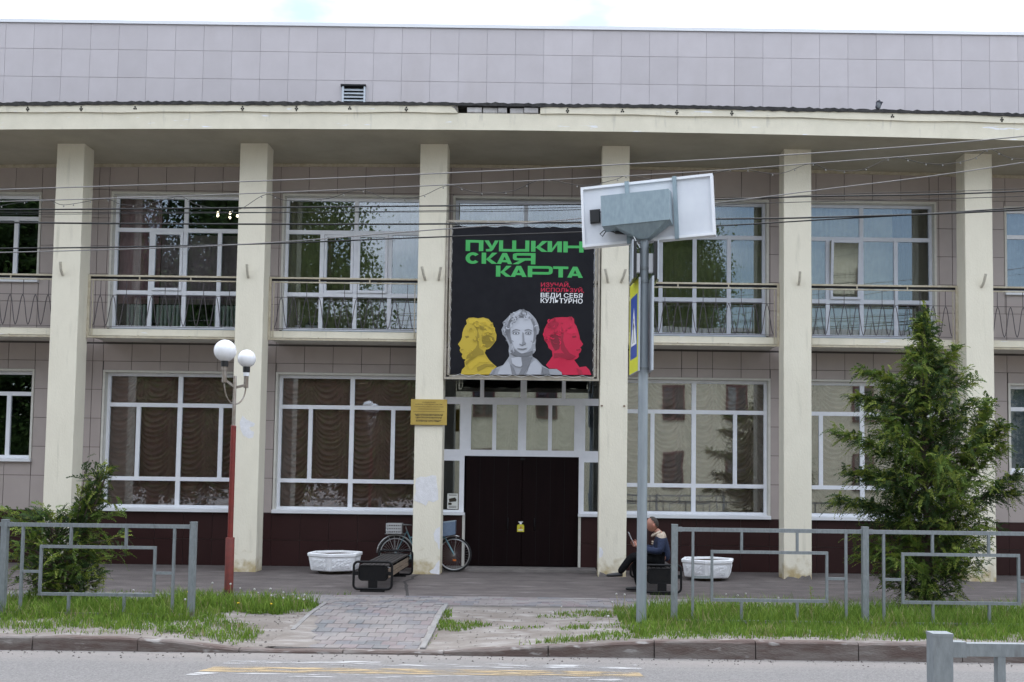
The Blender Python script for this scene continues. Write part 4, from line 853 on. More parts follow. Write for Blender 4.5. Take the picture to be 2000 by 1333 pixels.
for q in ((-hw, hw, -hh, -hh + .035), (-hw, hw, hh - .035, hh)): dpart(MB().box(q[0], q[1], -.03, .10, q[2], q[3]), 'edge_profile', STEELW)
for q in ((-hw, -hw + .035), (hw - .035, hw)): dpart(MB().box(q[0], q[1], -.03, .10, -hh + .036, hh - .036), 'edge_profile', STEELW)
dpart(MB().box(-hw + .04, hw - .04, .055, .095, -hh + .04, hh - .04), 'screen', BLACK)
for x in (-.26, .395): dpart(MB().box(x - .028, x + .028, -.05, -.001, -hh - .01, hh + .01), 'upright', BOXM)
bx = MB().add([(-.57, -.36, -.25), (.35, -.36, -.25), (.35, -.36, .17), (-.57, -.36, .17), (-.57, -.052, -.25), (.35, -.052, -.25), (.35, -.052, .21), (-.57, -.052, .21)], [(0, 1, 2, 3), (7, 6, 5, 4), (0, 4, 5, 1), (1, 5, 6, 2), (2, 6, 7, 3), (3, 7, 4, 0)])
dpart(bx, 'control_box', BOXM)
dpart(MB().add([(-.40, -.34, -.252), (.30, -.34, -.252), (.30, -.06, -.252), (-.40, -.06, -.252), (-.10, -.20, -.43), (.03, -.20, -.43), (.03, -.06, -.43), (-.10, -.06, -.43)], [(0, 1, 5, 4), (1, 2, 6, 5), (2, 3, 7, 6), (3, 0, 4, 7), (0, 3, 2, 1), (4, 5, 6, 7)]), 'bracket', BOXM)
dpart(MB().cbox(-.79, -.65, -.05, -.001, -.10, .09, .01), 'junction_box', BLACKP)
dpart(MB().box(-.585, -.57, -.012, -.001, .12, .22), 'slot', BLACKP)
dpart(MB().tube([(-.66, -.04, .05), (-.58, -.07, .02), (-.56, -.08, -.12), (-.57, -.08, -.25), (-.62, -.07, -.31), (-.655, -.06, -.27), (-.60, -.06, -.225), (-.52, -.06, -.24), (-.44, -.06, -.27)], .008, 6), 'cable', BLACKP, smooth=True)
dpart(MB().tube([(-.44, -.06, -.27), (-.30, -.06, -.29)], .022, 8), 'plug', BLACKP, smooth=True)
MB().tube([(1.06, 14.32, 5.33), (1.16, 14.3, 5.1), (1.21, 14.3, 5.02)], .007, 6).build('cable', STEELW, dsp)
# crossing signs, seen nearly edge-on
YF = mat('sign_yellow', (.62, .62, .03), .45); BLU = mat('sign_blue', (.012, .06, .34), .4); SBK = mat('sign_back', (.42, .45, .48), .5)
def sign(name, lab, x, y0, ang, face):
    s = empty(name, (x, y0, 3.36), lab, 'road sign', 'pedestrian crossing signs on the pole')
    M_ = Matrix.Translation((x, y0, 0)) @ Matrix.Rotation(R(ang), 4, 'Z')       # local +Y runs along the panel, face looks to local -X*face
    def P(b, nm, m): b.v = [tuple(M_ @ Vector(v)) for v in b.v]; return b.build(nm, m, s)
    f = -face
    lo_, hi_ = sorted((0, f * .025)); P(MB().box(min(0, -f * .025), max(0, -f * .025), 0, .72, 3.36, 4.62), 'panel', SBK)
    d = lambda k: sorted((f * .0005 + f * .0006 * k, f * .001 + f * .0006 * k))
    q = d(0); P(MB().box(q[0], q[1], .005, .715, 3.365, 4.615), 'border', YF)
    q = d(1); P(MB().box(q[0], q[1], .09, .63, 3.56, 4.42), 'field', BLU)
    q = d(2); x_ = q[0]; P(MB().poly([(x_, .14, 3.74), (x_, .58, 3.74), (x_, .36, 4.26)], (.0005, 0, 0)), 'triangle', WHITE)
    q = d(3); x_ = q[0]
    for pl in ([(.345, 3.94), (.39, 3.94), (.385, 4.06), (.35, 4.06)], [(.35, 3.95), (.37, 3.95), (.33, 3.77), (.30, 3.77)], [(.37, 3.95), (.39, 3.95), (.44, 3.77), (.41, 3.77)], [(.385, 4.05), (.44, 3.97), (.43, 3.955), (.38, 4.02)], [(.35, 4.05), (.30, 3.98), (.31, 3.965), (.36, 4.02)]): P(MB().poly([(x_, a_, b_) for a_, b_ in pl], (.0004, 0, 0)), 'figure', BLACK)
    P(MB().poly([(x_, .368 + .02 * math.cos(k * .785), 4.09 + .025 * math.sin(k * .785)) for k in range(8)], (.0004, 0, 0)), 'figure', BLACK)
    return s
sign('crossing_sign', 'yellow bordered pedestrian crossing sign on the left side of the pole', 1.195, 14.28, 5, 1)
sign('crossing_sign', 'pedestrian crossing sign seen from its grey back on the right side of the pole', 1.39, 14.16, 1.5, -1)
for sx, lab in ((-1, 'small dark flashing beacon on the left of the pole under the display'), (1, 'small dark flashing beacon on the right of the pole under the display')):
    x = px_ + sx * .115; s = empty('beacon', (x, py_, 4.6), lab, 'beacon', 'flashing beacons on the pole')
    MB().box(min(x, x + sx * .045), max(x, x + sx * .045), 14.2, 14.62, 4.60, 5.09).build('housing', BLACKP, s)
    MB().box(min(x + sx * .046, x + sx * .062), max(x + sx * .046, x + sx * .062), 14.18, 14.64, 4.58, 5.11).build('rim', SBK, s)
    MB().box(min(x, px_ + sx * .06), max(x, px_ + sx * .06), 14.36, 14.44, 4.70, 4.96).build('bracket', STEELW, s)

# ================================================================== PEDESTRIAN BARRIERS
def barrier(lab, xl, xr, y, gnd, ztop, first=True, last=True, dirv=0, group='galvanised pedestrian barriers', zb_=None):
    """one section: posts, two rails, two uprights, inner rectangle with stubs"""
    o = empty('barrier', (xl, y, gnd), lab, 'barrier', group); yy = lambda x: y + dirv * (x - xl)
    zt = ztop; zr = ztop - .055; zb = .04 if zb_ is None else zb_
    for x, on in ((xl, first), (xr, last)):
        if on: MB().box(x - .04, x + .04, yy(x) - .04, yy(x) + .04, gnd - .1, zt).build('post', GALV, o); MB().box(x - .042, x + .042, yy(x) - .042, yy(x) + .042, zt + .0005, zt + .012).build('post_cap', GALV, o)
    B = lambda p, q, nm, a=.016, b=.02: MB().bar((p[0], yy(p[0]), p[1]), (q[0], yy(q[0]), q[1]), a, b).build(nm, GALV, o)
    B((xl + .042, zr), (xr - .042, zr), 'top_rail', .02, .026); B((xl + .042, zb), (xr - .042, zb), 'bottom_rail', .02, .026)
    for x in (xl + .04, xr - .04): MB().box(x - .02 if x > xl + 1 else x, x if x > xl + 1 else x + .06, yy(x) - .026, yy(x) + .026, zr - .03, zr + .032).build('bracket', GALV, o) if on else None
    W_ = xr - xl; u1, u2 = xl + .245, xr - .255
    B((u1, zb + .027), (u1, zr - .027), 'upright'); B((u2, zb + .027), (u2, zr - .027), 'upright')
    r1, r2, za, zc = xl + .50, xr - .51, .33 + gnd * 0 + (zt - 1.31), .965 + (zt - 1.31)
    B((r1 - .016, za), (r2 + .016, za), 'inner_bar', .018); B((r1 - .016, zc), (r2 + .016, zc), 'inner_bar', .018)
    B((r1, za + .021), (r1, zc - .021), 'inner_bar'); B((r2, za + .021), (r2, zc - .021), 'inner_bar')
    for x in (r1 + W_ * .155, r2 - W_ * .155): B((x, zc + .021), (x, zr - .027), 'stub'); B((x, zb + .027), (x, za - .021), 'stub')
    zm = (za + zc) / 2 - .02; B((u1 + .017, zm), (r1 - .017, zm), 'stub', .016, .018); B((r2 + .017, zm), (u2 - .017, zm), 'stub', .016, .018)
    return o
barrier('galvanised barrier section before the bush, its right post free standing', -7.31, -4.765, 14.6, -.02, 1.25, zb_=.0)
barrier('galvanised barrier section cut by the left edge of the picture', -9.9, -7.312, 14.6, -.02, 1.25, last=False, zb_=.0)
barrier('galvanised barrier section right of the sign pole', 1.71, 4.248, 14.4, -.02, 1.31)
barrier('galvanised barrier section before the tall conifer', 4.25, 6.80, 14.4, -.02, 1.31, first=False)
barrier('galvanised barrier section past the conifer at the right edge', 6.802, 9.35, 14.4, -.02, 1.31, first=False)
barrier('near galvanised barrier in the bottom right corner', 1.617, 4.16, 4.45, -.05, 1.31, zb_=.05)
barrier('near galvanised barrier continuing out of the right of the picture', 4.162, 6.7, 4.45, -.05, 1.31, first=False, zb_=.05)

# ================================================================== BENCHES, PLANTERS
WOODB = mat('dark_slat_wood', (.018, .015, .014), .7, (.04, .032, .028), 6, stretch=(8, 1, 8)); WOODL = mat('worn_slat_wood', (.22, .165, .115), .75, (.14, .10, .07), 5, stretch=(6, 1, 6))
def rrect(cx, y, z0, z1, hw, r=.07, n=5):
    p = []
    for (x, z, a0) in ((cx + hw - r, z1 - r, 0), (cx - hw + r, z1 - r, 90), (cx - hw + r, z0 + r, 180), (cx + hw - r, z0 + r, 270)):
        for k in range(n + 1): t = R(a0 + 90 * k / n); p.append((x + r * math.cos(t), y, z + r * math.sin(t)))
    return p
def bench(lab, cx, ya, yb):
    o = empty('bench', (cx, (ya + yb) / 2, 0), lab, 'bench', 'black metal benches before the columns')
    for y in (ya, yb):
        MB().tube(rrect(cx, y, .045, .49, .315), .02, 8, closed=True).build('end_frame', BLACK, o, smooth=True)
        pn = rrect(cx, y + (.02 if y == ya else -.045), .20, .415, .225, .05, 4); MB().poly(pn, (0, .025, 0)).build('end_panel', BLACK, o)
        MB().tube(rrect(cx, y + (.032), .19, .425, .235, .055, 4), .013, 6, closed=True).build('panel_rim', BLACK, o, smooth=True)
        for s in (-1, 1): MB().bar((cx + s * .235, y + .01, .30), (cx + s * .315, y + .005, .30), .022, .03).build('lug', BLACK, o)
        MB().box(cx - .075, cx + .075, y + (.01 if y == ya else -.05), y + (.05 if y == ya else -.01), .03, .195).build('leg', BLACK, o)
        MB().box(cx - .20, cx + .20, y - .035, y + .035, 0.0, .028).build('foot', BLACK, o)
    for k in range(6):
        x = cx - .2 + k * .08; MB().cbox(x - .03, x + .03, ya + .05, yb - .05, .405, .432, .003).build('slat', WOODB, o)
    for s in (-1, 1):
        for k in range(2): z = .25 + k * .08; MB().bar((cx + s * (.235 - .02 * k * 0), ya + .06, z), (cx + s * .235, yb - .06, z), .011, .034).build('side_slat', WOODL, o)
    for y in ((ya + yb) / 2,): MB().box(cx - .21, cx + .21, y - .02, y + .02, .34, .40).build('cross_bar', BLACK, o)
    return o
bench('black metal bench with slatted top, empty, left of the entrance', -2.85, 17.85, 20.55)
bench('black metal bench right of the entrance with the man sitting on it', 1.93, 17.95, 20.6)
CONC = mat('white_painted_concrete', (.84, .84, .86), .8, (.76, .76, .77), 9, .6, 34); RIMM = mat('white_painted_rim', (.85, .85, .87), .75, (.77, .77, .77), 8, .2, 50); SOIL = mat('planter_soil', (.055, .04, .03), 1, (.10, .075, .055), 12, .8, 40)
def planter(lab, cx, cy, rot):
    o = empty('planter', (cx, cy, 0), lab, 'planter', 'white hexagonal planters by the wall')
    hexp = lambda r, z: [Vector((cx + r * math.cos(R(60 * k + rot)), cy + r * math.sin(R(60 * k + rot)), z)) for k in range(6)]
    def ring(levels, nm, m):
        vs = []; 
        for r, z in levels: vs += hexp(r, z)
        n = len(levels); MB().add(vs, [(i * 6 + k, i * 6 + (k + 1) % 6, (i + 1) * 6 + (k + 1) % 6, (i + 1) * 6 + k) for i in range(n - 1) for k in range(6)]).build(nm, m, o)
    ring([(.30, .0), (.34, .055)], 'foot', SOIL)
    ring([(.34, .05), (.46, .065), (.475, .085), (.525, .33), (.545, .345), (.55, .39), (.535, .405), (.47, .40), (.455, .34)], 'bowl', RIMM)
    a_, b_ = hexp(.455, .372), None; vs = hexp(.458, .365) + [Vector((cx, cy, .395))]; MB().add(vs, [(k, (k + 1) % 6, 6) for k in range(6)]).build('soil', SOIL, o)
    lo_, hi_ = hexp(.482, .105), hexp(.523, .305)
    for k in range(6):
        p0, p1, p2, p3 = lo_[k], lo_[(k + 1) % 6], hi_[(k + 1) % 6], hi_[k]; nrm = (p1 - p0).cross(p3 - p0).normalized(); q = [p0.lerp(p1, .12), p0.lerp(p1, .88), p3.lerp(p2, .88), p3.lerp(p2, .12)]
        b = MB(); n = 10; m2 = 6; vs = []
        for j in range(m2 + 1):
            for i in range(n + 1):
                p = q[0].lerp(q[1], i / n).lerp(q[3].lerp(q[2], i / n), j / m2); e = 0 if i in (0, n) or j in (0, m2) else 1
                vs.append(p + nrm * (.002 + e * (.003 + .009 * hash1(i * 3.7 + j * 1.9, k))))
        b.add(vs, [(j * (n + 1) + i, j * (n + 1) + i + 1, (j + 1) * (n + 1) + i + 1, (j + 1) * (n + 1) + i) for j in range(m2) for i in range(n)]).build('relief_panel', CONC, o)
    return o
planter('white hexagonal concrete planter left of the bicycle', -4.12, 21.15, 87); planter('white hexagonal concrete planter right of the seated man', 3.10, 20.75, 17)

# ================================================================== BICYCLE
bk = empty('bicycle', (-2.45, 21.75, 0), 'teal bicycle leaning behind the column left of the doors', 'bicycle')
TEAL = mat('teal_bike_paint', (.13, .26, .30), .35, spec=.6); CHR = mat('bike_chrome', (.5, .5, .5), .3, metal=.8); TYR = mat('tyre_rubber', (.012, .012, .012), .8); YB_ = 21.72
RH, FHB = Vector((-3.02, YB_, .345)), Vector((-1.845, YB_, .345)); BB = Vector((-2.58, YB_, .29))
def wheel(c):
    wv = empty('wheel', c, parent=bk)
    MB().tube([(c.x + .335 * math.cos(t), c.y, c.z + .335 * math.sin(t)) for t in [2 * math.pi * k / 40 for k in range(40)]], .018, 8, closed=True).build('tyre', TYR, wv, smooth=True)
    MB().tube([(c.x + .305 * math.cos(t), c.y, c.z + .305 * math.sin(t)) for t in [2 * math.pi * k / 40 for k in range(40)]], .011, 6, closed=True).build('rim', CHR, wv, smooth=True)
    b = MB()
    for k in range(32): t = 2 * math.pi * k / 32; b.tube([(c.x + .02 * math.cos(t + 1.2), c.y + (.03 if k % 2 else -.03), c.z + .02 * math.sin(t + 1.2)), (c.x + .30 * math.cos(t), c.y, c.z + .30 * math.sin(t))], .0016, 3)
    tag(b.build('spokes', CHR, wv), kind='stuff'); MB().lathe(c, [(.022, -.05), (.022, .05)], 12, 'Y').build('hub', CHR, wv, smooth=True, auto=40)
    return wv
wheel(RH); fw_ = wheel(FHB)
MB().poly([(-1.87, YB_ - .035, .22), (-1.80, YB_ - .035, .215), (-1.80, YB_ - .035, .25), (-1.86, YB_ - .035, .255)], (0, .008, 0)).build('reflector', mat('orange_reflector', (.6, .15, .02), .3), fw_)
st = Vector((-2.80, YB_, .80)); hd = Vector((-2.10, YB_, .86)); hl = Vector((-2.04, YB_, .70))
for p, q, r in ((BB, st, .016), (RH + Vector((0, -.04, 0)), BB, .010), (RH + Vector((0, -.04, 0)), st, .009), (st + (BB - st) * .25, hl, .016), (BB, hl, .018), (hl, hd, .02), (hl, FHB + Vector((0, -.05, 0)), .013), (hl, FHB + Vector((0, .05, 0)), .013)):
    MB().tube([p, q], r, 8).build('frame_tube', TEAL, bk, smooth=True, auto=50)
MB().tube([st, (-2.83, YB_, .90)], .013, 8).build('seat_post', CHR, bk, smooth=True)
MB().add([(-2.97, YB_ - .09, .905), (-2.97, YB_ + .09, .905), (-2.85, YB_ + .07, .915), (-2.70, YB_ + .025, .91), (-2.70, YB_ - .025, .91), (-2.85, YB_ - .07, .915), (-2.96, YB_ - .06, .95), (-2.96, YB_ + .06, .95), (-2.84, YB_, .945), (-2.71, YB_, .935)], [(0, 5, 8, 6), (1, 7, 8, 2), (6, 8, 7), (5, 4, 9, 8), (2, 8, 9, 3), (4, 3, 9), (0, 6, 7, 1), (0, 1, 2, 3, 4, 5)]).build('saddle', mat('saddle_grey', (.12, .12, .12), .5), bk, smooth=True)
MB().tube([hd, (-2.12, YB_, .96), (-2.10, YB_ - .05, 1.0), (-2.2, YB_ - .26, 1.0), (-2.32, YB_ - .29, .98)], .011, 8).tube([(-2.10, YB_, .99), (-2.2, YB_ + .26, 1.0), (-2.32, YB_ + .29, .98)], .011, 8).build('handlebar', CHR, bk, smooth=True)
MB().tube([(RH.x + .375 * math.cos(t), YB_, RH.z + .375 * math.sin(t)) for t in [R(a) for a in range(10, 190, 12)]], .016, 6).build('mudguard', CHR, bk, smooth=True)
MB().tube([(FHB.x + .375 * math.cos(t), YB_, FHB.z + .375 * math.sin(t)) for t in [R(a) for a in range(75, 190, 10)]], .014, 6).build('mudguard', CHR, bk, smooth=True)
MB().box(-3.24, -2.84, YB_ - .06, YB_ + .06, .735, .75).build('carrier', mat('carrier_steel', (.2, .2, .2), .5, metal=.5), bk)
for dx in (-.16, -.03, .1): MB().tube([(RH.x + dx, YB_ - .06, .735), (RH.x, YB_ - .06, .36)], .005, 5).build('carrier_stay', CHR, bk)
MB().tube([(FHB.x + .04, YB_ - .05, .70), (FHB.x, YB_ - .055, .35)], .005, 5).build('basket_stay', CHR, bk)
MB().box(BB.x - .12, BB.x + .14, YB_ - .08, YB_ - .06, .24, .34).build('chain_guard', TEAL, bk)
for s in (-1, 1): MB().box(BB.x + s * .10 - .05, BB.x + s * .10 + .05, YB_ + s * .13 - .03, YB_ + s * .13 + .03, .29 - s * .13, .31 - s * .13).build('pedal', BLACKP, bk)
cr_ = empty('crate', (-3.07, YB_, .752), 'light grey plastic crate on the bicycle carrier', 'crate'); CG = mat('grey_plastic', (.42, .42, .42), .6)
MB().box(-3.20, -2.90, YB_ - .12, YB_ + .12, .753, .765).build('base', CG, cr_)
for k in range(9):
    x = -3.195 + k * .036
    for yy_ in (YB_ - .12, YB_ + .115): MB().box(x - .006, x + .006, yy_, yy_ + .006, .766, .94).build('slat', CG, cr_)
for z in (.80, .86, .925): MB().box(-3.205, -2.895, YB_ - .125, YB_ - .121, z, z + .03).build('band', CG, cr_); MB().box(-3.205, -2.895, YB_ + .122, YB_ + .126, z, z + .03).build('band', CG, cr_)
for x in (-3.208, -2.90): MB().box(x, x + .006, YB_ - .12, YB_ + .12, .766, .955).build('side', CG, cr_)
BSK = mat('blue_grey_basket', (.16, .22, .31), .5, (.13, .18, .27), 30)
bs = empty('basket', (-1.95, YB_, .74), 'blue plastic basket at the front of the bicycle', 'basket')
vs = []
for z, k in ((.73, .8), (1.0, 1)): vs += [(-1.95 + sx * .15 * k + (z - .73) * -.1, YB_ + sy * .13 * k, z + (sx * .02)) for sx, sy in ((-1, -1), (1, -1), (1, 1), (-1, 1))]
for q in ((0, 1, 5, 4), (1, 2, 6, 5), (2, 3, 7, 6), (3, 0, 4, 7), (0, 3, 2, 1)): p4 = [Vector(vs[i]) for i in q]; nn = (p4[1] - p4[0]).cross(p4[2] - p4[0]).normalized() * .004; MB().poly(p4, nn).build('side' if q != (0, 3, 2, 1) else 'base', BSK, bs)
MB().tube([vs[4], vs[5], vs[6], vs[7]], .009, 6, closed=True).build('rim', mat('basket_rim', (.3, .36, .42), .5), bs)

# ================================================================== SEATED MAN
SKIN = mat('skin', (.36, .17, .115), .6, (.30, .13, .09), 18); NAVY = mat('navy_jacket', (.008, .015, .042), .85, (.012, .021, .055), 12, .9, 16); BEIGE = mat('beige_yoke', (.40, .33, .26), .85); mixin(NAVY, (.38, .31, .24), s_axis(2, 8, -7.42 - .0, s_noise(3)), .5, .56); TROU = mat('black_trousers', (.006, .006, .007), .9, (.010, .010, .011), 10, .8, 18, spec=.1); SHOE = mat('black_shoe', (.012, .012, .013), .5); HAIR = mat('brown_grey_hair', (.022, .015, .011), .8, (.04, .03, .024), 40)
def skin(name, joints, edges, m, parent=None, org=None, sub=2, root=0):
    """continuous limb surface grown on a joint graph"""
    org = Vector(org if org is not None else ORG[parent.name]); me = bpy.data.meshes.new(name)
    me.from_pydata([tuple(Vector(j[:3]) - org) for j in joints], edges, []); me.update()
    o = bpy.data.objects.new(name, me); me.materials.append(m); place(o, org, parent)
    md = o.modifiers.new('skin', 'SKIN'); md.use_smooth_shade = True
    if not me.skin_vertices: me.attributes.new if False else None
    bmk = bmesh.new(); bmk.from_mesh(me); lay = bmk.verts.layers.skin.verify(); bmk.verts.ensure_lookup_table()
    for k, v in enumerate(bmk.verts): r = joints[k][3]; v[lay].radius = (r, joints[k][4] if len(joints[k]) > 4 else r); v[lay].use_root = (k == root)
    bmk.to_mesh(me); bmk.free()
    s = o.modifiers.new('sub', 'SUBSURF'); s.levels = sub; s.render_levels = sub
    return o
MY = 18.35
J = [(1.96, MY, .55, .12), (1.985, MY, .72, .115), (1.97, MY, .90, .12), (1.93, MY, .985, .07), (1.885, MY, 1.03, .052), (1.855, MY, 1.07, .05),      # 0-5 spine, neck
     (1.95, MY - .17, .92, .055), (1.90, MY - .24, .70, .042), (1.66, MY - .14, .74, .036), (1.575, MY - .10, .775, .028),                           # 6-9 near arm to wrist
     (1.95, MY + .17, .92, .055), (1.87, MY + .24, .70, .042), (1.64, MY + .12, .76, .036), (1.555, MY + .06, .80, .028),                            # 10-13 far arm
     (1.93, MY - .09, .53, .085), (1.48, MY - .09, .60, .06), (1.26, MY - .05, .33, .045), (1.93, MY + .09, .53, .085), (1.50, MY + .11, .52, .06), (1.60, MY + .11, .11, .042)]
E_ = [(0, 1), (1, 2), (2, 3), (3, 4), (4, 5), (2, 6), (6, 7), (7, 8), (8, 9), (2, 10), (10, 11), (11, 12), (12, 13), (0, 14), (14, 15), (15, 16), (0, 17), (17, 18), (18, 19)]
man = skin('person', J, E_, SKIN, org=(1.96, MY, .44))
tag(man, 'man in a navy jacket with beige shoulders sitting cross legged on the bench reading papers', 'person')
# head: shaped ball with brow, nose, chin
hc = Vector((1.795, MY, 1.145)); hb_ = MB().ball((0, 0, 0), 1, 28, 22); hv = []
for x, y, z in hb_.v:
    X, Y, Z = x * .098, y * .074, z * .122
    f = max(0, -x)                                                   # face looks towards -X
    if z < 0: X *= 1 - .10 * (-z) + (0 if x > 0 else .02); Y *= 1 - .28 * (-z)
    if x < -.3: X += .008 * math.exp(-((z - .28) / .12) ** 2) * -1     # brow
    nose = math.exp(-(y / .22) ** 2) * math.exp(-((z + .12) / .20) ** 2) * (x < -.5); X -= .030 * nose
    if x < -.3: X -= .010 * math.exp(-(y / .4) ** 2) * math.exp(-((z + .50) / .10) ** 2) - .006 * math.exp(-(y / .5) ** 2) * math.exp(-((z - .1) / .08) ** 2)
    if x < -.2: X -= .014 * math.exp(-(y / .5) ** 2) * math.exp(-((z + .78) / .16) ** 2)
    if x > .2 and z > -.2: X += .012 * x
    p = Matrix.Rotation(R(-4), 3, 'Y') @ Vector((X, Y, Z)); hv.append(tuple(hc + p))
hb_.v = hv; head = hb_.build('head', SKIN, man, smooth=True)
for s in (-1, 1): MB().ball((hc.x + .022, hc.y + s * .074, hc.z - .015), .03, 10, 8, (.62, .35, 1)).build('ear', mat('ear_skin', (.42, .17, .12), .6), man, smooth=True)
for s in (-1, 1): MB().ball((hc.x - .092, hc.y + s * .03, hc.z - .0), .010, 8, 6).build('eye', BLACKP, man, smooth=True)
hr = MB(); vs = []
hb2 = MB().ball((0, 0, 0), 1, 28, 20); keep = []
for x, y, z in hb2.v: p = Matrix.Rotation(R(-4), 3, 'Y') @ Vector((x * .108, y * .081, z * .130)); vs.append(tuple(hc + Vector((.004, 0, .004)) + p))
fs = [f for f in hb2.f if len(f) == 4 and all((hb2.v[i][2] > .62 - 1.25 * (hb2.v[i][0] + .22) and hb2.v[i][0] > -.78 and (hb2.v[i][2] > -.55)) for i in f)]
hr.add(vs, fs).build('hair', HAIR, man, smooth=True)
# jacket, trousers, shoes: surfaces that follow the body
skin('jacket', [(1.975, MY, .50, .165, .15), (1.995, MY, .70, .155, .14), (1.98, MY, .88, .16, .12), (1.93, MY, 1.0, .085), (1.955, MY - .18, .925, .085), (1.905, MY - .255, .70, .07), (1.66, MY - .15, .735, .056), (1.955, MY + .18, .925, .085), (1.87, MY + .255, .70, .07), (1.64, MY + .13, .755, .056)], [(0, 1), (1, 2), (2, 3), (2, 4), (4, 5), (5, 6), (2, 7), (7, 8), (8, 9)], NAVY, man)
MB().tube([(1.93 + .0, MY - .06, 1.03), (1.88, MY - .085, 1.005), (1.82, MY - .06, .965), (1.80, MY, .95), (1.82, MY + .06, .965), (1.88, MY + .085, 1.005), (1.93, MY + .06, 1.03)], .022, 8).build('collar', BEIGE, man, smooth=True)
MB().box(1.775, 1.80, MY - .24, MY - .15, .855, .875).box(1.77, 1.795, MY - .24, MY - .15, .825, .84).build('pocket_stripe', BEIGE, man)
skin('trousers', [(1.97, MY, .54, .14), (1.90, MY - .09, .55, .10), (1.46, MY - .09, .615, .082), (1.235, MY - .055, .315, .058), (1.90, MY + .09, .53, .10), (1.50, MY + .11, .52, .08), (1.60, MY + .11, .08, .062)], [(0, 1), (1, 2), (2, 3), (0, 4), (4, 5), (5, 6)], TROU, man)
for c, d in (((1.21, MY - .05, .29), Vector((-1, -.05, -.05))), ((1.55, MY + .11, .045), Vector((-1, 0, 0)))):
    c = Vector(c); b = MB(); pr = [(-.09, .035, .03), (-.05, .045, .042), (.03, .046, .04), (.10, .050, .032), (.16, .042, .026), (.185, .022, .016)]; vs = []
    for l_, wd, ht in pr:
        p = c + d.normalized() * l_
        for k in range(10): t = 2 * math.pi * k / 10; vs.append(p + Vector((0, wd * math.cos(t), ht * math.sin(t) - .0 if math.sin(t) > 0 else max(ht * math.sin(t), -.03))))
    b.add(vs, [(i * 10 + k, i * 10 + (k + 1) % 10, (i + 1) * 10 + (k + 1) % 10, (i + 1) * 10 + k) for i in range(5) for k in range(10)] + [tuple(range(10))[::-1], tuple(range(50, 60))]).build('shoe', SHOE, man, smooth=True)
def hand(wr, dirv, side, hold):
    wr = Vector(wr); d = Vector(dirv).normalized(); s = Vector((0, side, 0)); u = d.cross(s).normalized() * -side
    b = MB(); b.tube([wr - d * .02, wr + d * .02, wr + d * .055, wr + d * .085], [.026, .034, .038, .030], 10)
    h = b.build('hand', SKIN, man, smooth=True)
    for k in range(4):
        o0 = wr + d * .075 + u * (.028 - .019 * k); L_ = (.062, .072, .068, .052)[k]
        MB().tube([o0, o0 + d * L_ * .5 + s * .004, o0 + d * L_ * .8 - s * .018, o0 + d * L_ * .75 - s * .036], [.0095, .009, .008, .006], 8).build('finger', SKIN, h, smooth=True)
    o0 = wr + d * .03 + u * .032; MB().tube([o0, o0 + d * .03 + u * .02, o0 + d * .05 + u * .018 - s * .012], [.012, .010, .008], 8).build('thumb', SKIN, h, smooth=True)
hand((1.585, MY - .11, .775), (-1, .25, .35), -1, None); hand((1.565, MY + .07, .80), (-1, -.15, .35), 1, None)
pp = MB(); PAP = mat('paper', (.74, .74, .76), .7)
pv = []
for i in range(7):
    for j in range(5):
        u, v = i / 6, j / 4; pv.append((1.49 - .10 * v + .008 * math.sin(u * 3), MY - .15 + .26 * u, .78 + .22 * v + .01 * u))
pp.add(pv + [(x + .006, y, z + .001) for x, y, z in pv], [(i * 5 + j, i * 5 + j + 1, i * 5 + j + 6, i * 5 + j + 5) for i in range(6) for j in range(4)] + [(35 + i * 5 + j + 5, 35 + i * 5 + j + 6, 35 + i * 5 + j + 1, 35 + i * 5 + j) for i in range(6) for j in range(4)])
tag(pp.build('papers', PAP, org=(1.45, MY, .78)), 'white sheets of paper held by the seated man', 'papers')

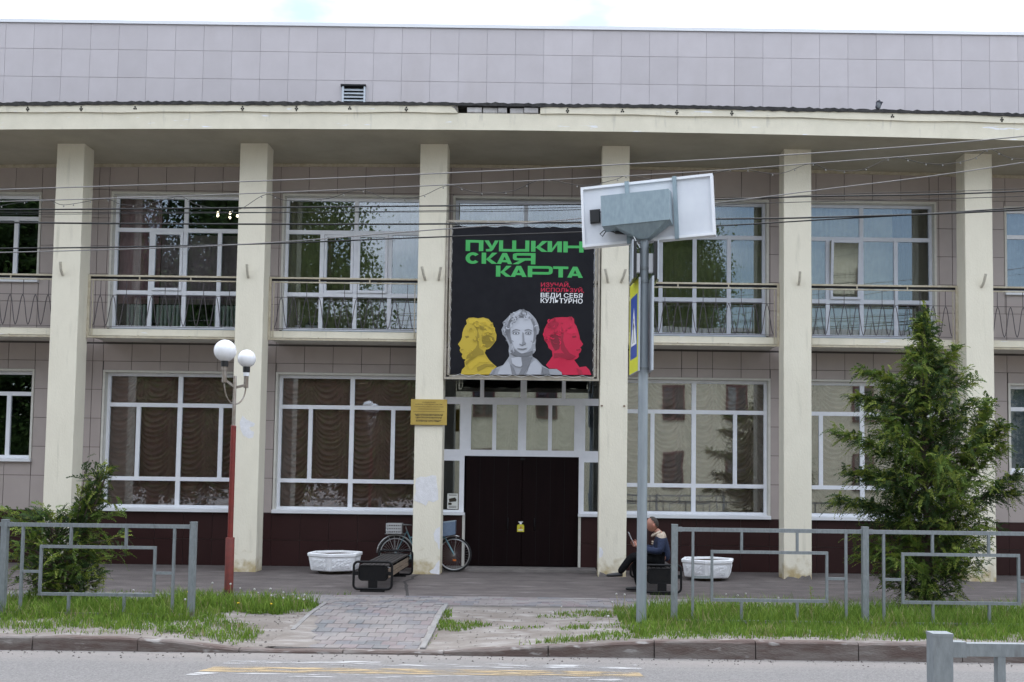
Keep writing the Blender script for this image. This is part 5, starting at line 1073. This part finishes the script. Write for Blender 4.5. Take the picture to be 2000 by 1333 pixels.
# ================================================================== WIRES, GARLAND, PIGEON
def smooth_pts(p, n=10):
    P = [Vector(q) for q in p]; o = []
    for i in range(len(P) - 1):
        a_, b_, c, d = P[max(i - 1, 0)], P[i], P[i + 1], P[min(i + 2, len(P) - 1)]
        for k in range(n):
            t = k / n; o.append(.5 * ((2 * b_) + (c - a_) * t + (2 * a_ - 5 * b_ + 4 * c - d) * t * t + (3 * b_ - a_ - 3 * c + d) * t ** 3))
    return o + [P[-1]]
WGREY = mat('grey_cable', (.20, .19, .185), .6); WBLK = mat('black_cable', (.012, .012, .012), .6)
WIRES = [('pale grey cable, topmost across the columns', WGREY, .0065, [(-12, 5.12), (-6.749, 5.349), (-3.522, 5.5), (-1.295, 5.626), (.62, 5.747), (3.211, 5.934), (5.812, 6.18), (12, 6.9)]),
    ('pale grey cable carrying the bulb garland', WGREY, .0055, [(-12, 5.0), (-6.743, 5.203), (-3.8, 5.338), (-1.229, 5.486), (1.47, 5.662), (3.229, 5.813), (5.811, 6.059), (12, 6.75)]),
    ('twisted pale cable rising from lower left to upper right', WGREY, .006, [(-12, 4.4), (-6.716, 4.576), (-3.856, 4.709), (-1.62, 4.909), (.408, 5.095), (2.037, 5.307), (3.229, 5.475), (5.808, 5.86), (12, 7)]),
    ('black cable, upper of the thick dark ones', WBLK, .0085, [(-12, 5.05), (-6.739, 5.108), (-2.353, 5.204), (.406, 5.272), (2.03, 5.351), (3.222, 5.405), (5.804, 5.503), (12, 5.9)]),
    ('black cable running level just above the banner top', WBLK, .0095, [(-12, 4.98), (-6.732, 4.952), (-2.348, 4.988), (.408, 5.05), (2.031, 5.11), (3.222, 5.145), (5.801, 5.274), (12, 5.7)]),
    ('lowest black cable crossing the banner top', WBLK, .008, [(-12, 4.55), (-6.719, 4.633), (-3.856, 4.718), (-1.618, 4.833), (.409, 4.93), (2.031, 5.027), (3.222, 5.113), (5.801, 5.306), (12, 5.85)]),
    ('thin dark cable under the upper thick one', WBLK, .0035, [(-12, 4.98), (-6.737, 5.057), (-2.352, 5.147), (.406, 5.241), (2.03, 5.313), (3.223, 5.431), (5.804, 5.541), (12, 5.9)]),
    ('thin dark cable at the right below the upper thick one', WBLK, .004, [(-12, 5.02), (-2, 5.15), (1, 5.24), (2.959, 5.338), (5.803, 5.452), (12, 5.8)])]
WK = 16 / 13
for i, (lab, m_, r, p) in enumerate(WIRES):
    tag(MB().tube(smooth_pts([(x * WK, 13 * WK + (.012 * i - .04), 1.94 + (z - 1.94) * WK) for x, z in p], 6), r * WK * 1.12, 6).build('overhead_cable', m_, smooth=True), lab, 'cable', 'overhead cables')
GP = [(-6.9, 5.12), (-6.5, 5.20), (-6.18, 5.24), (-5.99, 5.18), (-5.8, 5.2), (-5.46, 5.26), (-5.24, 5.19), (-4.95, 5.2), (-4.55, 5.3), (-4.33, 5.2), (-4.0, 5.15), (-3.79, 5.16), (-3.49, 5.34), (-3.23, 5.27), (-2.73, 5.30), (-2.36, 5.41), (-1.98, 5.31), (-1.6, 5.34), (-1.26, 5.48), (-.91, 5.4), (-.48, 5.42), (-.1, 5.57), (.4, 5.50), (.78, 5.58), (.97, 5.63), (1.5, 5.56), (2.04, 5.69), (2.35, 5.73), (2.79, 5.68), (3.17, 5.81), (3.42, 5.74), (3.8, 5.74), (4.2, 5.9), (4.55, 5.84), (4.86, 5.83), (5.18, 5.9), (5.39, 6.02), (5.62, 5.92), (5.9, 5.92), (6.3, 6.1)]
ga = empty('bulb_garland', (-.3, 16, 6.2), 'dark garland of small unlit bulbs looping along the upper cable', 'garland')
gp = smooth_pts([(x * WK, 16.0, 1.94 + (z - 1.94) * WK) for x, z in GP], 6); MB().tube(gp, .0045, 5).build('cord', WBLK, ga, smooth=True)
GB_ = mat('clear_bulb', (.24, .235, .215), .3)
for k in range(3, len(gp), 4): p = gp[k]; MB().ball((p.x, p.y - .004, p.z - .022), .0105, 8, 6, (1, 1, 1.3)).build('bulb', GB_, ga, smooth=True)
# pigeon on the canopy edge
PG = mat('pigeon_blue_grey', (.085, .09, .11), .7, (.05, .05, .065), 20); PGL = mat('pigeon_wing_grey', (.16, .17, .18), .8, (.11, .12, .13), 14)
pgx, pgy, pgz = 6.275, 20.26, zs(6.28) + .51
pig = skin('pigeon', [(pgx - .035, pgy, pgz + .03, .016, .012), (pgx - .02, pgy, pgz + .07, .045), (pgx, pgy, pgz + .125, .058), (pgx + .012, pgy, pgz + .175, .042), (pgx + .008, pgy, pgz + .205, .026), (pgx - .002, pgy - .006, pgz + .226, .024)], [(0, 1), (1, 2), (2, 3), (3, 4), (4, 5)], PG, org=(pgx, pgy, pgz), root=2)
tag(pig, 'dark grey pigeon perched on the canopy edge at right', 'bird')
MB().add([(pgx + .006, pgy - .03, pgz + .226), (pgx + .002, pgy - .045, pgz + .22), (pgx - .004, pgy - .03, pgz + .218), (pgx, pgy - .03, pgz + .23)], [(0, 1, 3), (1, 2, 3), (0, 2, 1), (0, 3, 2)]).build('beak', BLACK, pig)
for s in (-1, 1): MB().ball((pgx - .01, pgy + s * .045, pgz + .105), .05, 12, 8, (.75, .3, 1.35)).build('wing', PGL, pig, smooth=True)
for s in (-1, 1): MB().tube([(pgx + .005, pgy + s * .018, pgz + .075), (pgx + .012, pgy + s * .018, pgz - .005)], .004, 5).build('leg', mat('pigeon_leg', (.35, .12, .1), .7), pig)
MB().box(pgx - .06, pgx - .03, pgy - .02, pgy + .02, pgz - .02, pgz + .035).build('tail', PG, pig)

# ================================================================== CONIFERS
def leafmat(name, c, c2):
    m = mat(name, c, .75, c2, 5, spec=.2, lo=.3, hi=.7); n = m.node_tree.nodes; l = m.node_tree.links; b = n['Principled BSDF']
    b.inputs['Subsurface Weight'].default_value = 0
    tr = n.new('ShaderNodeBsdfTranslucent'); x = n.new('ShaderNodeMixShader'); x.inputs[0].default_value = .30; o = n['Material Output']
    l.new(b.inputs['Base Color'].links[0].from_socket, tr.inputs[0]); l.new(b.outputs[0], x.inputs[1]); l.new(tr.outputs[0], x.inputs[2]); l.new(x.outputs[0], o.inputs[0]); return m
TH1 = leafmat('conifer_green', (.13, .19, .034), (.08, .135, .028)); TH2 = leafmat('conifer_dark', (.05, .085, .025), (.032, .06, .02)); TH3 = leafmat('conifer_yellow_green', (.23, .265, .048), (.16, .21, .038)); BARK = mat('conifer_bark', (.12, .085, .065), .9, (.07, .05, .04), 20, .5, 60)
def conifer(name, lab, base, trunk, limbs, ntw, mats, leaf=.055, wid=.009, grp=None, tw=(.16, .34), droop=.5, seed=1):
    """trunk: polyline; limbs: list of (p0,p1) limb segments carrying foliage sprays"""
    rg = np.random.default_rng(seed); o = empty(name, base, lab, 'conifer', grp)
    tb = MB(); tb.tube(trunk, [.05 * (1 - .85 * i / (len(trunk) - 1)) + .006 for i in range(len(trunk))], 8); tb.build('trunk', BARK, o, smooth=True)
    lb = MB(); tot = sum((Vector(q) - Vector(p)).length for p, q in limbs); V = []; F = []; MI = []
    for p, q in limbs:
        p, q = Vector(p), Vector(q); ln = (q - p).length; mid = p.lerp(q, .5) + Vector((0, 0, .06 * ln)); pts = [p, mid, q]; lb.tube(pts, [.012, .008, .003], 5)
        n = max(2, int(ntw * ln / tot)); out = (q - p).normalized()
        hue = rg.random()
        for k in range(n):
            t = .15 + .9 * rg.random() ** .75; t = min(t, 1.05); b0 = (p.lerp(mid, t * 2) if t < .5 else mid.lerp(q, t * 2 - 1))
            b0 = b0 + Vector(rg.normal(0, .035, 3)); L_ = rg.uniform(*tw) * (1.1 - .35 * t)
            d = (out * rg.uniform(.3, 1.0) + Vector(rg.normal(0, .55, 3)) + Vector((0, 0, .15))).normalized()
            up = Vector((0, 0, 1)); sd_ = d.cross(up + Vector(rg.normal(0, .5, 3))).normalized()
            nl = int(L_ / .0125); mi = 0 if hue < .5 else 1
            if rg.random() < .34: mi = 2 if t > .55 else 1
            for j in range(nl):
                s = j / nl; c = b0 + d * L_ * s - Vector((0, 0, droop * L_ * s * s)); dd = (d - Vector((0, 0, droop * s * 1.6))).normalized()
                side = sd_ if j % 2 else -sd_
                ld = (dd * .8 + side * (.75 - .4 * s) + Vector(rg.normal(0, .16, 3))).normalized(); ll = leaf * (1.15 - .7 * s) * rg.uniform(.7, 1.3); wv = ld.cross(d.cross(sd_)).normalized() * wid
                k0 = len(V); V += [c - wv * .5, c + ld * ll * .5 - wv, c + ld * ll, c + ld * ll * .5 + wv]; F.append((k0, k0 + 1, k0 + 2, k0 + 3)); MI.append(mi)
    lb.build('branches', BARK, o); B0 = Vector(base)
    tag(npmesh('crown', np.array([v - B0 for v in V]), F, mats, o, MI), kind='stuff'); return o
# tall conifer
tx, ty = 5.78, 16.45; rp_z = [.1, .5, 1.15, 1.75, 2.3, 2.85, 3.3, 3.65, 3.8, 4.2, 4.6]; rp_r = [.45, .95, 1.08, 1.12, .98, .82, .72, .60, .24, .13, .02]
rg = np.random.default_rng(5); limbs = []
for k in range(230):
    z = .12 + 4.15 * (k / 230) ** 1.0; a_ = k * 2.399 + rg.normal(0, .3); r = np.interp(z, rp_z, rp_r) * rg.uniform(.62, 1.05)
    gap = (1 if (math.sin(a_ * 2 + z * 3.1) > -.75) else .55); r *= gap
    rise = .18 * r + .05; limbs.append(((tx + .01 * math.cos(a_), ty, max(z - .12, .1)), (tx + r * math.cos(a_), ty + r * math.sin(a_), max(z + rise + rg.normal(0, .05), .12))))
for p in [((tx + .1, ty - .1, 1.5), (6.75, ty - .2, 2.75)), ((tx + .3, ty - .1, 1.6), (6.95, ty, 2.45)), ((tx + .5, ty, 1.9), (6.68, ty - .1, 3.05)), ((tx + .4, ty - .2, 1.3), (7.1, ty - .2, 2.05)), ((6.4, ty - .1, 2.1), (6.9, ty - .2, 2.75)), ((tx, ty, 1.55), (4.55, ty - .2, 2.05)), ((tx, ty, 2.0), (4.42, ty - .2, 2.65)), ((tx, ty, 1.2), (4.38, ty - .25, 1.62)), ((tx, ty, 3.1), (4.82, ty, 3.62)), ((tx, ty, 3.2), (6.2, ty - .1, 3.95)), ((tx, ty, 2.9), (4.72, ty, 3.2)), ((6.3, ty, 1.6), (7.05, ty - .1, 1.75)), ((6.5, ty, 2.3), (6.72, ty, 3.15)), ((tx, ty, 4.1), (tx + .02, ty, 4.52)), ((tx, ty, 4.0), (tx - .02, ty, 4.4))]: limbs += [p] * 3
conifer('conifer_tree', 'tall loose conifer behind the right barrier', (tx, ty, -.02), [(tx, ty, -.05), (tx + .01, ty, 1.2), (tx - .02, ty, 2.4), (tx + .0, ty, 3.6), (tx + .03, ty, 4.62)], limbs, 9000, [TH1, TH2, TH3], .048, .0095, seed=3)
# bush at left, two leaning stems
limbs = []; bx_, by_ = -7.25, 16.0; rg = np.random.default_rng(9)
for k in range(90):
    z = .1 + 1.15 * k / 90; a_ = k * 2.399; r = np.interp(z, [.1, .4, .8, 1.1, 1.3], [.5, .75, .75, .5, .25]) * rg.uniform(.5, 1.05)
    limbs.append(((bx_, by_, max(.05, z - .1)), (bx_ + r * math.cos(a_), by_ + r * .8 * math.sin(a_), z + .14 + rg.normal(0, .05))))
for q, n in (((-6.52, by_ - .1, 1.92), 5), ((-6.62, by_, 1.55), 5), ((-6.85, by_, 1.5), 4), ((-6.45, by_, 1.25), 3), ((-6.3, by_, .78), 3), ((-8.0, by_ - .1, 1.28), 3), ((-7.7, by_, 1.22), 3), ((-6.7, by_ - .1, 1.75), 4), ((-6.22, by_ - .1, .98), 1)):
    s = (-7.0, by_, .75) if q[2] > 1.3 and q[0] > -7 else (bx_, by_, q[2] - .35)
    for _ in range(n): limbs.append((s, tuple(np.array(q) + rg.normal(0, .07, 3))))
for z in (.1, .2, .3, .4):
    for k in range(7): a_ = k * .9 + z * 9; limbs.append(((-6.9, by_ - .1, z), (-6.95 + .42 * math.cos(a_), by_ - .15 + .35 * math.sin(a_), z + .12)))
conifer('conifer_bush', 'leaning conifer bush behind the left barrier', (bx_, by_, -.02), [(bx_, by_, -.05), (bx_ + .05, by_, .4), (-7.0, by_, .8), (-6.75, by_, 1.3), (-6.55, by_ - .05, 1.8)], limbs, 1900, [TH1, TH2, TH3], .050, .0095, droop=.35, seed=8)

# ================================================================== GRASS
G1 = [leafmat('grass_blade_a', (.135, .22, .03), (.085, .16, .024)), leafmat('grass_blade_b', (.20, .29, .045), (.14, .225, .032)), leafmat('grass_dry', (.34, .30, .15), (.25, .23, .10))]
AREAS = [  # polygon, density per m2, (h_lo, h_hi), width
    ([(-14, 13.55), (-6.6, 13.5), (-5.6, 13.62), (-4.8, 13.5), (-4.2, 13.35), (-3.75, 13.2), (-3.5, 13.45), (-3.65, 13.9), (-4.15, 14.4), (-4.5, 14.9), (-4.6, 16.1), (-14, 16.1)], 1500, (.04, .14), .006),
    ([(-14, 13.2), (-6.6, 13.15), (-4.8, 13.2), (-3.9, 13.1), (-3.6, 13.2), (-4.3, 13.5), (-14, 13.7)], 520, (.02, .07), .006),
    ([(-14, 14.3), (-4.75, 14.3), (-4.9, 16.1), (-14, 16.1)], 1300, (.10, .27), .006),
    ([(-5.6, 15.3), (-4.4, 15.15), (-3.7, 15.1), (-3.36, 15.4), (-3.34, 16.0), (-4.0, 16.4), (-5.6, 16.5)], 2600, (.06, .26), .007),
    ([(-3.36, 15.3), (-3.31, 15.3), (-3.30, 16.1), (-3.40, 16.1)], 2500, (.04, .1), .006),
    ([(14, 13.3), (5, 13.3), (2.4, 13.3), (1.2, 13.35), (1.0, 14.0), (1.0, 16.0), (14, 16.12)], 1900, (.06, .17), .006),
    ([(14, 14.0), (1.3, 14.1), (1.1, 14.8), (1.4, 16.0), (14, 16.12)], 1000, (.14, .32), .006),
    ([(14, 13.1), (2.2, 13.1), (1.1, 13.12), (1.1, 13.4), (14, 13.4)], 900, (.03, .08), .006),
    ([(-.36, 13.1), (.4, 13.15), (1.3, 13.15), (1.3, 13.8), (.75, 13.62), (.1, 13.4)], 2200, (.03, .10), .006),
    ([(-1.44, 14.2), (-.95, 14.25), (-.72, 14.5), (-.9, 14.72), (-1.2, 14.78), (-1.44, 14.85)], 2600, (.03, .07), .007),
    ([(-1.44, 14.95), (-1.30, 15.1), (-1.33, 15.45), (-1.44, 15.6)], 2300, (.03, .09), .007),
    ([(-.62, 14.2), (-.1, 14.22), (.02, 14.35), (-.3, 14.42), (-.6, 14.38)], 1500, (.02, .06), .007),
    ([(.12, 14.1), (.6, 14.12), (1.0, 14.2), (1.0, 14.5), (.5, 14.42), (.15, 14.3)], 1700, (.02, .07), .007),
    ([(-.15, 15.0), (.35, 15.1), (1.0, 15.15), (1.0, 15.7), (.6, 15.75), (.2, 15.45), (-.15, 15.2)], 1600, (.02, .08), .007),
    ([(-1.44, 13.3), (-1.38, 13.3), (-1.40, 13.9), (-1.44, 13.9)], 900, (.03, .08), .007),
    ([(-7.2, 17.22), (-3.1, 17.22), (-3.1, 17.34), (-7.2, 17.36)], 900, (.02, .12), .006), ([(1.9, 17.2), (5, 17.2), (5, 17.34), (1.9, 17.34)], 700, (.02, .14), .006), ([(.9, 20.9), (1.1, 20.9), (1.05, 21.08), (.9, 21.08)], 500, (.02, .05), .006)]
VV = []; MIX = []; HT = []
def vnoise(x, y, s, k):
    return np.sin(x * s + k) * np.cos(y * s * 1.3 - k * 2) * .5 + np.sin(x * s * 2.3 - y * s * 1.7 + k * 3) * .35 + np.sin(x * s * 5.1 + y * s * 4.3 + k) * .25
for ai, (P, den, (h0, h1), wd) in enumerate(AREAS):
    A = np.array(P); mn, mx_ = A.min(0), A.max(0); n = int((mx_ - mn).prod() * den); x = rng.uniform(mn[0], mx_[0], n); y = rng.uniform(mn[1], mx_[1], n)
    jx_ = x + .09 * vnoise(x, y, 6, 1 + ai); jy_ = y + .07 * vnoise(x, y, 7, 4 + ai); k = inpoly(jx_, jy_, A); x, y = x[k], y[k]
    cl = vnoise(x, y, 3.1, ai) * .5 + .5; k = rng.random(len(x)) < np.clip(.1 + 1.25 * cl, .06, 1); x, y, cl = x[k], y[k], cl[k]
    k = ~((x > -3.3) & (x < -1.45) & (y < 16.1) & (y > 13)) | (ai in (4,)); x, y, cl = x[k], y[k], cl[k]
    n = len(x); z = np.array([gz(a_, b_) for a_, b_ in zip(x, y)]) - .015 if n else np.zeros(0)
    h = (h0 + (h1 - h0) * rng.random(n) ** 1.6) * (.65 + .5 * cl); t = rng.uniform(0, 2 * np.pi, n); le = rng.uniform(.15, .75, n) * h; tw_ = rng.uniform(0, 2 * np.pi, n); ww = wd * rng.uniform(.6, 1.3, n)
    wx, wy = np.cos(tw_) * ww, np.sin(tw_) * ww; lx_, ly_ = np.cos(t) * le, np.sin(t) * le
    b0 = np.stack([x - wx, y - wy, z], -1); b1 = np.stack([x + wx, y + wy, z], -1); m0 = np.stack([x + lx_ * .35 + wx * .7, y + ly_ * .35 + wy * .7, z + h * .6], -1); tp = np.stack([x + lx_, y + ly_, z + h], -1); m1 = np.stack([x + lx_ * .35 - wx * .7, y + ly_ * .35 - wy * .7, z + h * .6], -1)
    VV.append(np.stack([b0, b1, m0, m1, b0 * 0 + m1, m0, tp, tp + np.stack([wx, wy, 0 * wx], -1) * .05], 1)); r_ = rng.random(n); MIX.append(np.where(r_ < .5 + .25 * vnoise(x, y, 1.7, 3), 0, np.where(r_ < .93 - .12 * vnoise(x, y, 2.3, 7), 1, 2)))
VA = np.concatenate(VV); n = len(VA); VA = VA.reshape(-1, 3); idx = np.arange(n) * 8
FA = np.concatenate([np.stack([idx, idx + 1, idx + 2, idx + 3], -1), np.stack([idx + 4, idx + 5, idx + 7, idx + 6], -1)]); MA = np.concatenate(MIX); MA = np.concatenate([MA, MA])
tag(npmesh('grass', VA, FA, G1, matidx=MA), 'green grass growing on the verge', 'grass', kind='stuff')
# broad low weeds
b = MB()
for i in range(700):
    x = random.choice([random.uniform(-9, -3.7), random.uniform(.2, 8)]); y = random.uniform(13.25, 15.9) if x < 0 else random.uniform(13.35, 15.5)
    z = gz(x, y); t = random.uniform(0, 6.28); l_ = random.uniform(.03, .09); wv = .014; up = random.uniform(.01, .07)
    d = Vector((math.cos(t), math.sin(t), 0)); s = Vector((-d.y, d.x, 0)) * wv; p = Vector((x, y, z))
    b.add([p, p + d * l_ * .5 + s + Vector((0, 0, up)), p + d * l_ + Vector((0, 0, up * .8)), p + d * l_ * .5 - s + Vector((0, 0, up))], [(0, 1, 2, 3)])
tag(b.build('weeds', G1[0]), 'broad leaved weeds among the verge grass', 'weeds', kind='stuff')
# dandelions
STEM = mat('dandelion_stem', (.25, .22, .10), .8); SEED = mat('seed_head', (.42, .41, .38), 1); YPET = mat('dandelion_petal', (.75, .50, .02), .8)
dl = [(-4.62, 15.9, .30, 0), (-4.4, 15.7, .26, 0), (-4.25, 15.8, .24, 0), (-4.1, 15.5, .22, 0), (-4.0, 15.75, .25, 0), (-3.9, 15.4, .2, 0), (-3.78, 15.6, .22, 0), (-3.7, 15.3, .18, 0), (-3.6, 15.55, .2, 0), (-3.52, 15.35, .17, 0), (-3.46, 15.7, .18, 0), (-3.42, 15.45, .14, 0), (-3.85, 15.2, .1, 1), (-4.3, 15.3, .1, 1), (-5.0, 16.2, .28, 0), (-5.25, 15.9, .18, 1), (-7.75, 16.0, .2, 1), (-6.6, 15.7, .24, 0), (-6.0, 15.8, .2, 0), (1.05, 15.6, .26, 0), (.95, 15.1, .2, 0), (1.12, 15.3, .28, 0), (.7, 14.9, .12, 0), (.85, 14.2, .12, 0), (2.55, 15.4, .3, 0), (2.85, 15.5, .3, 0), (2.8, 15.8, .24, 0), (3.4, 15.9, .2, 0), (-5.6, 15.6, .18, 0), (-4.95, 14.9, .18, 0), (.2, 15.3, .1, 0)]
for i, (x, y, h, ye) in enumerate(dl):
    o = empty('dandelion', (x, y, 0), ('yellow dandelion ' if ye else 'white dandelion seed head ') + ('in the grass by the lamp foot' if -5.4 < x < -3.2 else 'in the grass behind the left barrier' if x < -5 else 'in the thin grass left of the sign pole' if x < 1.2 else 'in the grass behind the right barrier'), 'dandelion', 'yellow dandelions' if ye else 'dandelion seed heads')
    dx, dy = random.uniform(-.03, .03), random.uniform(-.03, .03); MB().tube([(x, y, -.02), (x + dx * .4, y + dy * .4, h * .6), (x + dx, y + dy, h)], .0035, 4).build('stem', STEM, o)
    if ye: MB().ball((x + dx, y + dy, h), .02, 10, 6, (1, 1, .5)).build('flower', YPET, o)
    else: MB().ball((x + dx, y + dy, h), random.uniform(.011, .017), 9, 7).build('seed_head', SEED, o)
# twigs of the tall weed by the barrier
tw_o = empty('tall_weed', (3.55, 14.5, 0), 'single tall leafy weed among the grass at the right barrier', 'weed')
MB().tube([(3.55, 14.5, 0), (3.56, 14.5, .3), (3.54, 14.5, .52)], .006, 5).build('stem', STEM, tw_o); b = MB()
for k in range(26): t = k * 2.4; z = .08 + .44 * k / 26; l_ = .10 * (1 - k / 40); d = Vector((math.cos(t), math.sin(t), .4)); s = Vector((-d.y, d.x, 0)) * .016; p = Vector((3.555, 14.5, z)); b.add([p, p + d * l_ * .5 + s, p + d * l_, p + d * l_ * .5 - s], [(0, 1, 2, 3)])
b.build('leaves', G1[0], tw_o)

# ================================================================== ACROSS THE STREET (seen only in the window glass)
HW = mat('house_cream_wall', (.66, .60, .44), .9, (.58, .53, .38), 2); HR_ = mat('house_roof_grey', (.22, .21, .20), .8, (.17, .16, .155), 3); HF = mat('maroon_frame', (.10, .025, .025), .6)
hs = empty('house', (10, -15, 0), 'cream two storey house across the street, mirrored in the ground floor windows', 'house')
MB().box(-5.5, 27, -26, -15, -.3, 8.6).build('wall', HW, hs)
MB().add([(-6, -14.5, 8.6), (27.5, -14.5, 8.6), (27.5, -26.5, 8.6), (-6, -26.5, 8.6), (-4, -20.5, 11.2), (25.5, -20.5, 11.2)], [(0, 1, 5, 4), (1, 2, 5), (2, 3, 4, 5), (3, 0, 4), (0, 3, 2, 1)]).build('roof', HR_, hs)
for fl in (1.4, 5.2):
    for k in range(9):
        x = -3.6 + k * 3.55; wn = MB().box(x - .6, x + .6, -14.96, -14.9, fl, fl + 2.0).build('window', HF, hs); MB().box(x - .5, x - .06, -14.88, -14.87, fl + .12, fl + 1.88).build('pane', GLASS, wn); MB().box(x + .06, x + .5, -14.88, -14.87, fl + .12, fl + 1.88).build('pane', DARK, wn)
BL = [leafmat('broadleaf_green', (.07, .12, .025), (.045, .085, .02)), leafmat('broadleaf_dark', (.035, .065, .018), (.025, .05, .015))]
def broadleaf(lab, x, y, h, r, seed, n=38000):
    rg = np.random.default_rng(seed); o = empty('broadleaf_tree', (x, y, -.1), lab, 'tree', 'trees across the street')
    tb = MB().tube([(x, y, -.2), (x + .1, y, h * .3), (x, y, h * .75)], [.32, .24, .06], 10)
    cl = []
    for k in range(95):
        t = rg.uniform(0, 2 * np.pi); zz = rg.uniform(.1, 1); rr = r * math.sqrt(max(.02, 1 - ((zz - .52) / .52) ** 2)) * rg.uniform(.35, 1); cl.append((x + rr * math.cos(t), y + rr * math.sin(t), h * zz))
    for c in cl[::3]: tb.tube([(x, y, c[2] * .6), c], [.07, .02], 5)
    tb.build('trunk', BARK, o, smooth=True); V = []; M2 = []
    c = np.array(cl)[rg.integers(0, len(cl), n)] + rg.normal(0, 1, (n, 3)) * np.array([.62, .62, .5]) * r / 3.6
    a_ = rg.normal(0, 1, (n, 3)); a_ /= np.linalg.norm(a_, axis=1)[:, None]; b_ = np.cross(a_, rg.normal(0, 1, (n, 3))); b_ /= np.linalg.norm(b_, axis=1)[:, None]; s = (rg.uniform(.075, .135, n) if n > 50000 else rg.uniform(.09, .17, n))[:, None]
    V = np.stack([c - a_ * s, c - b_ * s * .55, c + a_ * s, c + b_ * s * .55], 1).reshape(-1, 3) - np.array([x, y, -.1]); F = np.arange(n * 4).reshape(-1, 4)
    tag(npmesh('crown', V, F, BL, o, (rg.random(n) < .45).astype(int)), kind='stuff'); return o
for i, (x, y, h, r, lab) in enumerate([(-14, -9, 19, 4.6, 'leafy tree across the street mirrored in the upper window left of the banner'), (-19.5, -8, 20, 5, 'leafy tree across the street mirrored in the windows behind the lamp'), (-25, -9, 20, 5.4, 'leafy tree across the street mirrored at the left windows'), (-32, -8, 19, 5.5, 'leafy tree across the street farthest to the left'), (7.5, -29, 21, 4.6, 'tall tree behind the house mirrored in the upper window right of the banner'), (-9.5, -14, 9, 3.2, 'small tree beside the house across the street'), (-16, -14, 13, 4.5, 'leafy tree of the second row across the street, nearest the house'), (-22, -15, 13, 4.5, 'leafy tree of the second row across the street, middle one'), (-29, -15, 14, 5, 'leafy tree of the second row across the street, farthest left'), (30, -12, 11, 4, 'leafy tree beyond the right end of the house')]): broadleaf(lab, x, y, h, r, 20 + i, 100000 if i in (0, 4) else 42000)
